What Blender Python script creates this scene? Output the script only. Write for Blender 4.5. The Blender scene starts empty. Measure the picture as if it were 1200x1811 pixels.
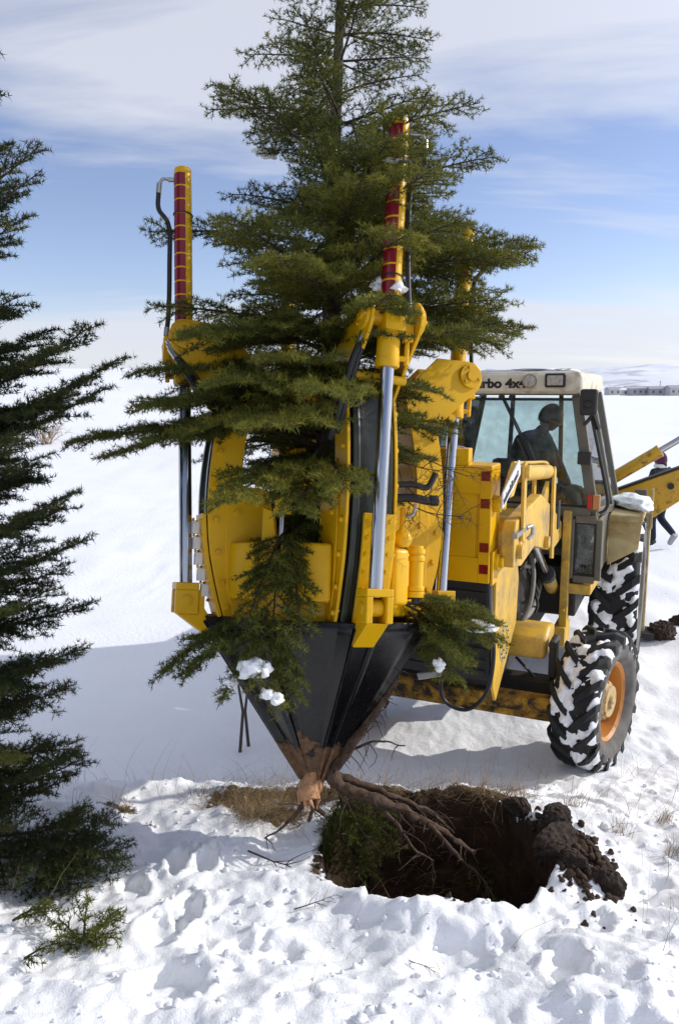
import bpy, bmesh, math, random
import numpy as np
from mathutils import Matrix, Vector, noise as mnoise

random.seed(7)
RNG = np.random.default_rng(7)
PI = math.pi
R = math.radians
scene = bpy.context.scene
COL = scene.collection

# ------------------------------------------------------------------ camera
CAM_H = 2.64
cam = bpy.data.cameras.new("camera")
cam.sensor_fit = 'HORIZONTAL'
cam.sensor_width = 36.0
cam.lens = 36.0 * 1376.0 / 1200.0
cam.clip_start = 0.05
cam.clip_end = 12000
camo = bpy.data.objects.new("camera", cam)
COL.objects.link(camo)
camo.location = (0, 0, CAM_H)
camo.rotation_euler = (R(90) - math.atan(215.5 / 1376.0), 0, 0)
scene.camera = camo

# ------------------------------------------------------------------ sky + sun
SUN_EL, SUN_AZ = 27.5, 12.0            # azimuth counted from +X (right) towards +Y (away)
sun_dir = Vector((math.cos(R(SUN_EL)) * math.cos(R(SUN_AZ)), math.cos(R(SUN_EL)) * math.sin(R(SUN_AZ)), math.sin(R(SUN_EL))))
world = bpy.data.worlds.new("World")
scene.world = world
world.use_nodes = True
wn, wl = world.node_tree.nodes, world.node_tree.links
wn.clear()
w_out = wn.new('ShaderNodeOutputWorld')
w_bg = wn.new('ShaderNodeBackground')
w_bg.inputs['Strength'].default_value = 0.117
sky = wn.new('ShaderNodeTexSky')
sky.sky_type = 'NISHITA'
sky.sun_disc = False
sky.sun_elevation = R(SUN_EL)
sky.sun_rotation = R(90 - SUN_AZ)
sky.altitude = 1000
sky.air_density = 1.0
sky.dust_density = 0.6
sky.ozone_density = 1.6
tc = wn.new('ShaderNodeTexCoord')
sep = wn.new('ShaderNodeSeparateXYZ')
wl.new(tc.outputs['Generated'], sep.inputs[0])
def wmath(op, a, b=None, clamp=False):
    n = wn.new('ShaderNodeMath'); n.operation = op; n.use_clamp = clamp
    for i, v in enumerate((a, b)):
        if v is None: continue
        if isinstance(v, (int, float)): n.inputs[i].default_value = v
        else: wl.new(v, n.inputs[i])
    return n.outputs[0]
# thin cirrus on a high layer: direction projected on a plane
zc = wmath('ADD', wmath('MAXIMUM', sep.outputs['Z'], 0.0), 0.16)
comb = wn.new('ShaderNodeCombineXYZ')
wl.new(wmath('DIVIDE', sep.outputs['X'], zc), comb.inputs[0])
wl.new(wmath('DIVIDE', sep.outputs['Y'], zc), comb.inputs[1])
mapn = wn.new('ShaderNodeMapping')
mapn.inputs['Location'].default_value = (3.15, 0.72, 0)
mapn.inputs['Rotation'].default_value = (0, 0, R(14))
mapn.inputs['Scale'].default_value = (0.28, 0.95, 1)
wl.new(comb.outputs[0], mapn.inputs[0])
cl = wn.new('ShaderNodeTexNoise')
cl.inputs['Scale'].default_value = 1.05
cl.inputs['Detail'].default_value = 7
cl.inputs['Roughness'].default_value = 0.56
cl.inputs['Distortion'].default_value = 0.35
wl.new(mapn.outputs[0], cl.inputs['Vector'])
cr = wn.new('ShaderNodeValToRGB')
cr.color_ramp.elements[0].position = 0.455
cr.color_ramp.elements[1].position = 0.575
wl.new(cl.outputs['Fac'], cr.inputs[0])
wmix = wn.new('ShaderNodeMix'); wmix.data_type = 'RGBA'
# low cloud bank along the whole horizon, torn by the same noise
low = wmath('SUBTRACT', 1.0, wmath('DIVIDE', sep.outputs['Z'], 0.135), clamp=True)
lowc = wmath('MULTIPLY', wmath('ADD', wmath('MULTIPLY', low, 1.25), wmath('MULTIPLY', wmath('SUBTRACT', cl.outputs['Fac'], 0.5), 3.2), clamp=True), 0.92)
veil = wmath('ADD', wmath('MULTIPLY', cr.outputs[0], 0.78), 0.05)          # a thin veil everywhere
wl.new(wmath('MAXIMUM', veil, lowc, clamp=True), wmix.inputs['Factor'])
wtint = wn.new('ShaderNodeMix'); wtint.data_type = 'RGBA'; wtint.blend_type = 'MULTIPLY'
wtint.inputs[0].default_value = 1.0
wl.new(sky.outputs[0], wtint.inputs[6]); wtint.inputs[7].default_value = (0.92, 0.835, 0.92, 1)
wl.new(wtint.outputs[2], wmix.inputs[6])
# cloud scatters forward, towards the sun; boosted out of view to add fill light
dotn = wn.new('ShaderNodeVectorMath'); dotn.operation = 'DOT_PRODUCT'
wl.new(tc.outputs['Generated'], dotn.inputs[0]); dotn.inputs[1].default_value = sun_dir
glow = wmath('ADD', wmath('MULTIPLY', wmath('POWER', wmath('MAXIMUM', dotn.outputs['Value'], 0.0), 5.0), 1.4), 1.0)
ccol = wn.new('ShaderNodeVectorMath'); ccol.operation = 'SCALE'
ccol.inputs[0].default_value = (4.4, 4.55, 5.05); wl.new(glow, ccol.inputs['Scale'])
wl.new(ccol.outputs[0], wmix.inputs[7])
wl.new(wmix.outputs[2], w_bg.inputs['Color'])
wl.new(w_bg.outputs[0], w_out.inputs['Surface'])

sun = bpy.data.lights.new("sun", 'SUN')
sun.energy = 2.3
sun.angle = R(0.55)
sun.color = (1.0, 0.955, 0.88)
suno = bpy.data.objects.new("sun", sun)
COL.objects.link(suno)
suno.rotation_euler = sun_dir.to_track_quat('Z', 'Y').to_euler()
suno.location = (8, 3, 8)

scene.view_settings.view_transform = 'Standard'
scene.view_settings.look = 'None'
scene.view_settings.gamma = 1
scene.view_settings.exposure = 0.58
scene.render.engine = 'CYCLES'
scene.cycles.max_bounces = 8
scene.cycles.transparent_max_bounces = 12

# ------------------------------------------------------------------ materials
def new_mat(name):
    m = bpy.data.materials.new(name); m.use_nodes = True
    nt = m.node_tree
    b = nt.nodes['Principled BSDF']
    return m, nt, b
def node(nt, kind, **kw):
    n = nt.nodes.new(kind)
    for k, v in kw.items():
        if k in n.inputs: n.inputs[k].default_value = v
        else: setattr(n, k, v)
    return n
def ramp(nt, src, stops):
    r = nt.nodes.new('ShaderNodeValToRGB')
    e = r.color_ramp.elements
    while len(e) < len(stops): e.new(0.5)
    for el, (p, c) in zip(e, stops):
        el.position = p
        el.color = c if len(c) == 4 else (*c, 1)
    nt.links.new(src, r.inputs[0])
    return r.outputs[0]
def mixc(nt, fac, a, b):
    m = nt.nodes.new('ShaderNodeMix'); m.data_type = 'RGBA'
    for i, v in ((0, fac), (6, a), (7, b)):
        if isinstance(v, (int, float)): m.inputs[i].default_value = v
        elif isinstance(v, tuple): m.inputs[i].default_value = (*v, 1) if len(v) == 3 else v
        else: nt.links.new(v, m.inputs[i])
    return m.outputs[2]
def mth(nt, op, a, b=None, c=None, clamp=False):
    n = nt.nodes.new('ShaderNodeMath'); n.operation = op; n.use_clamp = clamp
    for i, v in enumerate((a, b, c)):
        if v is None: continue
        if isinstance(v, (int, float)): n.inputs[i].default_value = v
        else: nt.links.new(v, n.inputs[i])
    return n.outputs[0]
def noise_tex(nt, scale, detail=4, rough=0.55, coord='Object', dist=0.0):
    t = nt.nodes.new('ShaderNodeTexCoord')
    n = node(nt, 'ShaderNodeTexNoise', Scale=scale, Detail=detail, Roughness=rough, Distortion=dist)
    nt.links.new(t.outputs[coord], n.inputs['Vector'])
    return n.outputs['Fac']
def bump(nt, b, src, strength, dist=0.01):
    n = node(nt, 'ShaderNodeBump', Strength=strength, Distance=dist)
    nt.links.new(src, n.inputs['Height'])
    nt.links.new(n.outputs[0], b.inputs['Normal'])

def paint(name, col, dirt_col=None, dirt=(0.55, 0.7), dirt_scale=6, rough=0.38, metal=0.0, var=0.12, bumps=0.06, fine=90):
    m, nt, b = new_mat(name)
    n1 = noise_tex(nt, 3.2, 5)
    dark = tuple(c * (1 - var) for c in col); lite = tuple(min(1, c * (1 + var)) for c in col)
    c = ramp(nt, n1, [(0.3, dark), (0.7, lite)])
    rsrc = None
    if dirt_col:
        d = ramp(nt, noise_tex(nt, dirt_scale, 9, 0.68, dist=0.4), [(dirt[0], (0, 0, 0)), (dirt[1], (1, 1, 1))])
        c = mixc(nt, d, c, dirt_col)
        rsrc = mth(nt, 'ADD', mth(nt, 'MULTIPLY', d, 0.4), rough)
    nt.links.new(c, b.inputs['Base Color'])
    if rsrc is not None: nt.links.new(rsrc, b.inputs['Roughness'])
    else: b.inputs['Roughness'].default_value = rough
    b.inputs['Metallic'].default_value = metal
    if bumps: bump(nt, b, noise_tex(nt, fine, 3), bumps, 0.004)
    return m

M = {}
M['spade_yellow'] = paint('spade_yellow', (0.72, 0.40, 0.0015), (0.34, 0.18, 0.012), (0.62, 0.84), 7, 0.36, bumps=0.05)
M['spade_yellow'].node_tree.nodes['Principled BSDF'].inputs['Specular IOR Level'].default_value = 0.35
M['tractor_yellow'] = paint('tractor_yellow', (0.68, 0.41, 0.04), (0.26, 0.19, 0.10), (0.44, 0.70), 5, 0.42, bumps=0.12)
M['rusty_yellow'] = paint('rusty_yellow', (0.58, 0.30, 0.02), (0.030, 0.018, 0.011), (0.30, 0.58), 9, 0.75, bumps=0.3)
M['boom_yellow'] = paint('boom_yellow', (0.60, 0.34, 0.02), (0.10, 0.05, 0.025), (0.57, 0.70), 8, 0.45, bumps=0.12)
M['rim_orange'] = paint('rim_orange', (0.50, 0.20, 0.03), (0.20, 0.12, 0.07), (0.52, 0.72), 11, 0.5, bumps=0.15)
M['hub_cream'] = paint('hub_cream', (0.50, 0.36, 0.16), (0.16, 0.09, 0.04), (0.5, 0.65), 20, 0.6)
M['roof_cream'] = paint('roof_cream', (0.62, 0.57, 0.44), (0.28, 0.15, 0.07), (0.50, 0.72), 5, 0.45)
M['fender_cream'] = paint('fender_cream', (0.46, 0.37, 0.17), (0.30, 0.19, 0.06), (0.45, 0.65), 4, 0.5)
M['cab_grey'] = paint('cab_grey', (0.115, 0.11, 0.085), (0.20, 0.16, 0.10), (0.5, 0.75), 7, 0.5)
M['black_trim'] = paint('black_trim', (0.014, 0.014, 0.015), None, rough=0.5)
M['dark_iron'] = paint('dark_iron', (0.020, 0.018, 0.016), (0.07, 0.04, 0.02), (0.55, 0.7), 14, 0.6, bumps=0.2)
M['hose'] = paint('hose', (0.010, 0.010, 0.011), None, rough=0.45)
M['old_hose'] = paint('old_hose', (0.20, 0.19, 0.16), None, rough=0.6)
M['chrome'] = paint('chrome', (0.46, 0.46, 0.47), None, rough=0.14, metal=1.0, var=0.05, bumps=0)
M['steel'] = paint('steel', (0.42, 0.42, 0.42), None, rough=0.35, metal=1.0, var=0.1)
M['red_tape'] = paint('red_tape', (0.20, 0.002, 0.010), None, rough=0.22, var=0.18, bumps=0)
M['white_pad'] = paint('white_pad', (0.72, 0.70, 0.66), None, rough=0.5)
M['red_lens'] = paint('red_lens', (0.42, 0.015, 0.008), None, rough=0.2)
M['amber_lens'] = paint('amber_lens', (0.45, 0.20, 0.06), None, rough=0.25)
M['lamp_lens'] = paint('lamp_lens', (0.40, 0.38, 0.33), (0.2, 0.17, 0.12), (0.5, 0.7), 30, 0.3)
M['sticker'] = paint('sticker', (0.78, 0.78, 0.76), None, rough=0.4)
M['lettering'] = paint('lettering', (0.012, 0.012, 0.012), None, rough=0.5)
M['seat_black'] = paint('seat_black', (0.02, 0.02, 0.02), None, rough=0.7)
M['jacket'] = paint('jacket', (0.014, 0.014, 0.017), None, rough=0.85, bumps=0.5, fine=40)
M['trousers'] = paint('trousers', (0.045, 0.06, 0.055), None, rough=0.9, bumps=0.4)
M['jeans'] = paint('jeans', (0.012, 0.016, 0.030), None, rough=0.9, bumps=0.4)
M['skin'] = paint('skin', (0.42, 0.24, 0.16), None, rough=0.5, bumps=0)
M['hair'] = paint('hair', (0.012, 0.010, 0.008), None, rough=0.7, bumps=0.8, fine=120)
M['beanie'] = paint('beanie', (0.085, 0.018, 0.060), None, rough=0.95, bumps=0.7, fine=150)
M['shoe_grey'] = paint('shoe_grey', (0.34, 0.34, 0.35), None, rough=0.7)
M['wood_cut'] = paint('wood_cut', (0.50, 0.27, 0.13), (0.30, 0.12, 0.05), (0.45, 0.65), 30, 0.7, bumps=0.6)
M['root'] = paint('root', (0.090, 0.055, 0.034), (0.045, 0.025, 0.015), (0.45, 0.6), 25, 0.9, bumps=0.9, fine=60)
M['bark'] = paint('bark', (0.085, 0.068, 0.052), (0.035, 0.028, 0.022), (0.42, 0.6), 30, 0.9, bumps=1.0, fine=55)
M['twig'] = paint('twig', (0.055, 0.036, 0.024), None, rough=0.9, var=0.3)
M['soil'] = paint('soil', (0.060, 0.035, 0.020), (0.025, 0.016, 0.010), (0.4, 0.62), 14, 0.95, bumps=1.0, fine=45)
M['clod'] = paint('clod', (0.046, 0.028, 0.017), (0.014, 0.010, 0.008), (0.4, 0.62), 24, 0.95, bumps=1.0, fine=70)
M['dry_grass'] = paint('dry_grass', (0.34, 0.24, 0.12), (0.16, 0.10, 0.05), (0.45, 0.6), 9, 0.9, bumps=0)
M['pale_stalk'] = paint('pale_stalk', (0.42, 0.29, 0.14), None, rough=0.85)
M['stake_wood'] = paint('stake_wood', (0.085, 0.065, 0.055), None, rough=0.9)
M['wall_grey_hazed'] = paint('wall_grey_hazed', (0.50, 0.49, 0.49), None, rough=0.9, bumps=0)  # far village wall colours, lightened to stand in for haze
M['wall_white_hazed'] = paint('wall_white_hazed', (0.62, 0.61, 0.58), None, rough=0.9, bumps=0)
M['wall_dark_hazed'] = paint('wall_dark_hazed', (0.38, 0.38, 0.40), None, rough=0.9, bumps=0)

# black blade paint with soil stuck on the lower end
m, nt, b = new_mat('blade_black')
t = nt.nodes.new('ShaderNodeTexCoord'); s = nt.nodes.new('ShaderNodeSeparateXYZ')
nt.links.new(t.outputs['Object'], s.inputs[0])
hmask = mth(nt, 'MULTIPLY_ADD', s.outputs['Z'], -2.6, -2.0)           # soil below h = -0.6
nn = noise_tex(nt, 5, 8, 0.60)
soilm = ramp(nt, mth(nt, 'ADD', hmask, mth(nt, 'MULTIPLY', nn, 1.9)), [(0.70, (0, 0, 0)), (0.78, (1, 1, 1))])
mp_ = node(nt, 'ShaderNodeMapping', Scale=(1, 1, .12)); nt.links.new(t.outputs['Object'], mp_.inputs[0])
sc_ = node(nt, 'ShaderNodeTexNoise', Scale=60, Detail=6, Roughness=.65); nt.links.new(mp_.outputs[0], sc_.inputs['Vector'])
scr = ramp(nt, sc_.outputs['Fac'], [(0.56, (0, 0, 0)), (0.72, (1, 1, 1))])
c0 = mixc(nt, mth(nt, 'MULTIPLY', scr, 0.22), (0.0045, 0.0045, 0.0055), (0.04, 0.037, 0.033))
c1 = mixc(nt, soilm, c0, ramp(nt, noise_tex(nt, 40, 5), [(0.3, (0.085, 0.045, 0.022)), (0.7, (0.19, 0.105, 0.055))]))
nt.links.new(c1, b.inputs['Base Color'])
nt.links.new(mth(nt, 'ADD', mth(nt, 'MULTIPLY', soilm, 0.55), mth(nt, 'MULTIPLY_ADD', scr, 0.15, 0.24)), b.inputs['Roughness'])
bump(nt, b, mth(nt, 'ADD', mth(nt, 'MULTIPLY', noise_tex(nt, 45, 6), soilm), mth(nt, 'MULTIPLY', noise_tex(nt, 2.5, 3), 0.35)), 0.7, 0.02)
b.inputs['Specular IOR Level'].default_value = 0.38
M['blade_black'] = m
m, nt, b = new_mat('shank_steel')
c = ramp(nt, noise_tex(nt, 5, 6), [(0.35, (0.010, 0.011, 0.009)), (0.7, (0.035, 0.045, 0.030))])  # green in the colour stands in for reflections on black steel
nt.links.new(c, b.inputs['Base Color']); b.inputs['Roughness'].default_value = 0.3
bump(nt, b, noise_tex(nt, 14, 4), 0.25, 0.01)
M['shank_steel'] = m

# tyre rubber with frost on it
m, nt, b = new_mat('tyre_rubber')
fr = ramp(nt, noise_tex(nt, 7, 8, 0.65), [(0.56, (0, 0, 0)), (0.72, (1, 1, 1))])
nt.links.new(mixc(nt, mth(nt, 'MULTIPLY', fr, 0.3), (0.0075, 0.0075, 0.008), (0.06, 0.057, 0.053)), b.inputs['Base Color'])
b.inputs['Roughness'].default_value = 0.75
bump(nt, b, noise_tex(nt, 60, 4), 0.3, 0.004)
M['tyre_rubber'] = m
m, nt, b = new_mat('tyre_side')
fr = ramp(nt, noise_tex(nt, 6, 8, 0.6), [(0.3, (0.06, 0.055, 0.05)), (0.7, (0.17, 0.16, 0.145))])
nt.links.new(fr, b.inputs['Base Color']); b.inputs['Roughness'].default_value = 0.85
M['tyre_side'] = m

# snow
def snow_mat(name, scale=1.0):
    m, nt, b = new_mat(name)
    n = noise_tex(nt, 22 * scale, 8, 0.6)
    n2 = noise_tex(nt, 160 * scale, 4, 0.6)
    c = ramp(nt, noise_tex(nt, 1.6, 5), [(0.3, (0.89, 0.90, 0.915)), (0.7, (0.925, 0.93, 0.94))])
    nt.links.new(c, b.inputs['Base Color'])
    b.inputs['Roughness'].default_value = 0.65
    b.inputs['Specular IOR Level'].default_value = 0.25
    bump(nt, b, mth(nt, 'ADD', n, mth(nt, 'MULTIPLY', n2, 0.35)), 0.60, 0.016)
    return m, nt, b, c
M['snow'] = snow_mat('snow')[0]
m, nt, b, csnow = snow_mat('ground_snow')
a1 = node(nt, 'ShaderNodeAttribute', attribute_name='soil')
a2 = node(nt, 'ShaderNodeAttribute', attribute_name='thatch')
e1 = noise_tex(nt, 19, 8, 0.7)
s1 = ramp(nt, mth(nt, 'ADD', a1.outputs['Fac'], mth(nt, 'MULTIPLY', mth(nt, 'SUBTRACT', e1, 0.5), 0.9)), [(0.42, (0, 0, 0)), (0.52, (1, 1, 1))])
s2 = ramp(nt, mth(nt, 'ADD', a2.outputs['Fac'], mth(nt, 'MULTIPLY', mth(nt, 'SUBTRACT', e1, 0.5), 2.0)), [(0.42, (0, 0, 0)), (0.55, (1, 1, 1))])
soilc = ramp(nt, noise_tex(nt, 9, 8, 0.65), [(0.3, (0.022, 0.014, 0.009)), (0.55, (0.06, 0.034, 0.019)), (0.8, (0.11, 0.065, 0.035))])
thatc = ramp(nt, noise_tex(nt, 33, 8, 0.7), [(0.3, (0.05, 0.033, 0.018)), (0.7, (0.20, 0.14, 0.07))])
cc = mixc(nt, s2, csnow, thatc); cc = mixc(nt, s1, cc, soilc)
nt.links.new(cc, b.inputs['Base Color'])
nt.links.new(mth(nt, 'MULTIPLY_ADD', mth(nt, 'MAXIMUM', s1, s2), 0.3, 0.65), b.inputs['Roughness'])
M['ground_snow'] = m
# far hills: snow with bare gullies, colours lightened in place of distance haze
m, nt, b = new_mat('hill_snow_hazed')
c = ramp(nt, noise_tex(nt, 0.012, 8, 0.62, dist=0.6), [(0.50, (0.82, 0.84, 0.88)), (0.66, (0.46, 0.46, 0.50))])
nt.links.new(c, b.inputs['Base Color']); b.inputs['Roughness'].default_value = 0.9
M['hill_snow_hazed'] = m

# needles, tinted per twig
def needle_mat(name, c_dark, c_mid, c_lite):
    m, nt, b = new_mat(name)
    a = node(nt, 'ShaderNodeAttribute', attribute_name='tint')
    c = ramp(nt, a.outputs['Fac'], [(0.0, c_dark), (0.5, c_mid), (1.0, c_lite)])
    nt.links.new(c, b.inputs['Base Color'])
    b.inputs['Roughness'].default_value = 0.5
    b.inputs['Specular IOR Level'].default_value = 0.15
    tr = nt.nodes.new('ShaderNodeBsdfTranslucent')
    nt.links.new(c, tr.inputs['Color'])
    mx = nt.nodes.new('ShaderNodeMixShader'); mx.inputs[0].default_value = 0.28
    nt.links.new(b.outputs[0], mx.inputs[1]); nt.links.new(tr.outputs[0], mx.inputs[2])
    nt.links.new(mx.outputs[0], nt.nodes['Material Output'].inputs['Surface'])
    return m
M['needles'] = needle_mat('needles', (0.044, 0.060, 0.014), (0.115, 0.128, 0.024), (0.27, 0.25, 0.038))
M['dark_needles'] = needle_mat('dark_needles', (0.028, 0.038, 0.014), (0.060, 0.072, 0.022), (0.18, 0.175, 0.04))

# glass: a thin pane, mirror by Fresnel, a little dirt
def glass_mat(name, tint, dirt):
    m, nt, b = new_mat(name)
    nt.nodes.remove(b)
    tr = node(nt, 'ShaderNodeBsdfTransparent', Color=(*tint, 1))
    gl = node(nt, 'ShaderNodeBsdfGlossy', Roughness=0.03)
    df = node(nt, 'ShaderNodeBsdfDiffuse', Color=(0.45, 0.46, 0.44, 1))
    f = node(nt, 'ShaderNodeFresnel', IOR=1.5)
    m1 = nt.nodes.new('ShaderNodeMixShader'); m2 = nt.nodes.new('ShaderNodeMixShader')
    nt.links.new(f.outputs[0], m1.inputs[0]); nt.links.new(tr.outputs[0], m1.inputs[1]); nt.links.new(gl.outputs[0], m1.inputs[2])
    d = ramp(nt, noise_tex(nt, 9, 9, 0.72), [(0.40, (0, 0, 0)), (0.85, (dirt, dirt, dirt))])
    nt.links.new(d, m2.inputs[0]); nt.links.new(m1.outputs[0], m2.inputs[1]); nt.links.new(df.outputs[0], m2.inputs[2])
    nt.links.new(m2.outputs[0], nt.nodes['Material Output'].inputs['Surface'])
    return m
M['glass'] = glass_mat('glass', (0.74, 0.81, 0.81), 0.28)
M['clear_glass'] = glass_mat('clear_glass', (0.86, 0.93, 0.92), 0.12)
M['dirty_glass'] = glass_mat('dirty_glass', (0.40, 0.46, 0.45), 0.7)

# ------------------------------------------------------------------ mesh helpers
def V(*a): return Vector(a)

class MB:
    """collects shapes; build() links them as ONE mesh object"""
    def __init__(self): self.v = []; self.f = []
    def add(self, vs, fs):
        o = len(self.v)
        self.v += [tuple(p) for p in vs]
        self.f += [tuple(i + o for i in f) for f in fs]
        return self
    def box(self, c, s, rot=None):
        hx, hy, hz = s[0] / 2, s[1] / 2, s[2] / 2
        pts = [Vector((x, y, z)) for x in (-hx, hx) for y in (-hy, hy) for z in (-hz, hz)]
        if rot is not None: pts = [rot @ p for p in pts]
        c = Vector(c)
        return self.add([p + c for p in pts], [(0, 1, 3, 2), (4, 6, 7, 5), (0, 4, 5, 1), (2, 3, 7, 6), (0, 2, 6, 4), (1, 5, 7, 3)])
    def bar(self, p0, p1, w, h, up=(0, 0, 1)):
        """rectangular bar from p0 to p1"""
        p0, p1 = Vector(p0), Vector(p1)
        d = (p1 - p0); L = d.length; d.normalize()
        u = Vector(up); sd = d.cross(u)
        if sd.length < 1e-4: sd = d.cross(Vector((1, 0, 0)))
        sd.normalize(); u = sd.cross(d)
        m = Matrix((sd, d, u)).transposed()
        return self.box((p0 + p1) / 2, (w, L, h), m)
    def tube(self, path, r, n=10, caps=True):
        path = [Vector(p) for p in path]
        k = len(path)
        rs = r if isinstance(r, (list, tuple)) else [r] * k
        rings = []
        ref = None
        for i, p in enumerate(path):
            d = (path[min(i + 1, k - 1)] - path[max(i - 1, 0)]).normalized()
            if ref is None:
                ref = d.orthogonal().normalized()
            ref = (ref - d * ref.dot(d))
            ref = ref.normalized() if ref.length > 1e-6 else d.orthogonal().normalized()
            b = d.cross(ref)
            rings.append([p + (ref * math.cos(2 * PI * j / n) + b * math.sin(2 * PI * j / n)) * rs[i] for j in range(n)])
        vs = [q for rg in rings for q in rg]
        fs = [(i * n + j, i * n + (j + 1) % n, (i + 1) * n + (j + 1) % n, (i + 1) * n + j) for i in range(k - 1) for j in range(n)]
        if caps: fs += [tuple(reversed(range(n))), tuple(range((k - 1) * n, k * n))]
        return self.add(vs, fs)
    def cyl(self, p0, p1, r, r1=None, n=20): return self.tube([p0, p1], [r, r if r1 is None else r1], n)
    def lathe(self, c, axis, prof, n=32):
        """prof: (distance along axis, radius)"""
        a = Vector(axis).normalized(); u = a.orthogonal().normalized(); w = a.cross(u); c = Vector(c)
        vs = []; k = len(prof)
        for (d, r) in prof:
            for j in range(n):
                t = 2 * PI * j / n
                vs.append(c + a * d + (u * math.cos(t) + w * math.sin(t)) * r)
        fs = [(i * n + j, i * n + (j + 1) % n, (i + 1) * n + (j + 1) % n, (i + 1) * n + j) for i in range(k - 1) for j in range(n)]
        return self.add(vs, fs)
    def prism(self, poly, to3, t0, t1):
        """polygon (u, v) swept from t0 to t1; to3(u, v, t) gives the point"""
        n = len(poly)
        vs = [to3(u, v, t0) for u, v in poly] + [to3(u, v, t1) for u, v in poly]
        fs = [tuple(range(n)), tuple(reversed(range(n, 2 * n)))]
        fs += [(i, i + n, (i + 1) % n + n, (i + 1) % n) for i in range(n)]
        return self.add(vs, fs)
    def mesh(self, name, mat, bevel=0.0, smooth=None, seg=2):
        me = bpy.data.meshes.new(name)
        me.from_pydata(self.v, [], self.f)
        bm = bmesh.new(); bm.from_mesh(me)
        bmesh.ops.recalc_face_normals(bm, faces=bm.faces)
        if bevel:
            es = [e for e in bm.edges if len(e.link_faces) == 2 and e.calc_face_angle(0) > R(32)]
            bmesh.ops.bevel(bm, geom=es, offset=bevel, segments=seg, affect='EDGES', profile=0.5, clamp_overlap=True)
        if smooth:
            for f in bm.faces: f.smooth = True
            for e in bm.edges:
                if len(e.link_faces) == 2 and e.calc_face_angle(0) > R(smooth): e.smooth = False
        bm.to_mesh(me); bm.free()
        me.materials.append(M[mat] if isinstance(mat, str) else mat)
        return me
    def build(self, name, mat, parent=None, bevel=0.0, smooth=None, seg=2, matrix=None):
        return link(name, self.mesh(name, mat, bevel, smooth, seg), parent, matrix)

def link(name, me, parent=None, matrix=None):
    o = bpy.data.objects.new(name, me)
    COL.objects.link(o)
    if parent is not None: o.parent = parent
    if matrix is not None: o.matrix_local = matrix
    return o
def tag(o, label=None, cat=None, group=None, kind=None):
    if label: o['label'] = label
    if cat: o['category'] = cat
    if group: o['group'] = group
    if kind: o['kind'] = kind
    return o
def thing(name, label, cat, matrix=None, group=None):
    o = bpy.data.objects.new(name, None)
    o.empty_display_size = 0.2
    COL.objects.link(o)
    if matrix is not None: o.matrix_world = matrix
    return tag(o, label, cat, group)
def spline(pts, n=6):
    """Catmull-Rom through points"""
    P = [Vector(p) for p in pts]
    P = [P[0] * 2 - P[1]] + P + [P[-1] * 2 - P[-2]]
    out = []
    for i in range(1, len(P) - 2):
        for k in range(n):
            t = k / n
            a, b, c, d = P[i - 1], P[i], P[i + 1], P[i + 2]
            out.append(0.5 * ((2 * b) + (c - a) * t + (2 * a - 5 * b + 4 * c - d) * t * t + (3 * b - a - 3 * c + d) * t ** 3))
    out.append(P[-2])
    return out

def np_mesh(name, verts, faces, mat, attrs=None, smooth=False):
    """verts (n,3), faces (m,3) or (m,4) arrays"""
    me = bpy.data.meshes.new(name)
    k = faces.shape[1]
    me.vertices.add(len(verts)); me.vertices.foreach_set('co', np.ascontiguousarray(verts, dtype=np.float32).ravel())
    me.loops.add(faces.size); me.loops.foreach_set('vertex_index', np.ascontiguousarray(faces, dtype=np.int32).ravel())
    me.polygons.add(len(faces))
    me.polygons.foreach_set('loop_start', np.arange(0, faces.size, k, dtype=np.int32))
    me.polygons.foreach_set('loop_total', np.full(len(faces), k, dtype=np.int32))
    if smooth: me.polygons.foreach_set('use_smooth', np.ones(len(faces), dtype=bool))
    me.update(calc_edges=True)
    for nme, arr in (attrs or {}).items():
        a = me.attributes.new(nme, 'FLOAT', 'POINT')
        a.data.foreach_set('value', np.ascontiguousarray(arr, dtype=np.float32))
    me.materials.append(M[mat])
    return me

# vectorised value noise
def _hash(ix, iy, seed):
    h = (ix.astype(np.int64) * 374761393 + iy.astype(np.int64) * 668265263 + seed * 1442695041) & 0xFFFFFFFF
    h = ((h ^ (h >> 13)) * 1274126177) & 0xFFFFFFFF
    return ((h ^ (h >> 16)) & 0xFFFFFF) / float(0xFFFFFF)
def vnoise(x, y, seed=0):
    ix, iy = np.floor(x), np.floor(y)
    fx, fy = x - ix, y - iy
    fx = fx * fx * fx * (fx * (fx * 6 - 15) + 10); fy = fy * fy * fy * (fy * (fy * 6 - 15) + 10)
    a = _hash(ix, iy, seed); b = _hash(ix + 1, iy, seed); c = _hash(ix, iy + 1, seed); d = _hash(ix + 1, iy + 1, seed)
    return (a * (1 - fx) + b * fx) * (1 - fy) + (c * (1 - fx) + d * fx) * fy
def fbm(x, y, seed=0, o=4):
    s = 0; a = 0.5; t = 0
    for i in range(o):
        c, sn = math.cos(0.6 * i + 0.3), math.sin(0.6 * i + 0.3)
        s = s + a * vnoise((x * c - y * sn) * 2 ** i, (x * sn + y * c) * 2 ** i, seed + i); t += a; a *= 0.5
    return s / t
def sstep(a, b, x):
    t = np.clip((x - a) / (b - a), 0, 1)
    return t * t * (3 - 2 * t)

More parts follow.
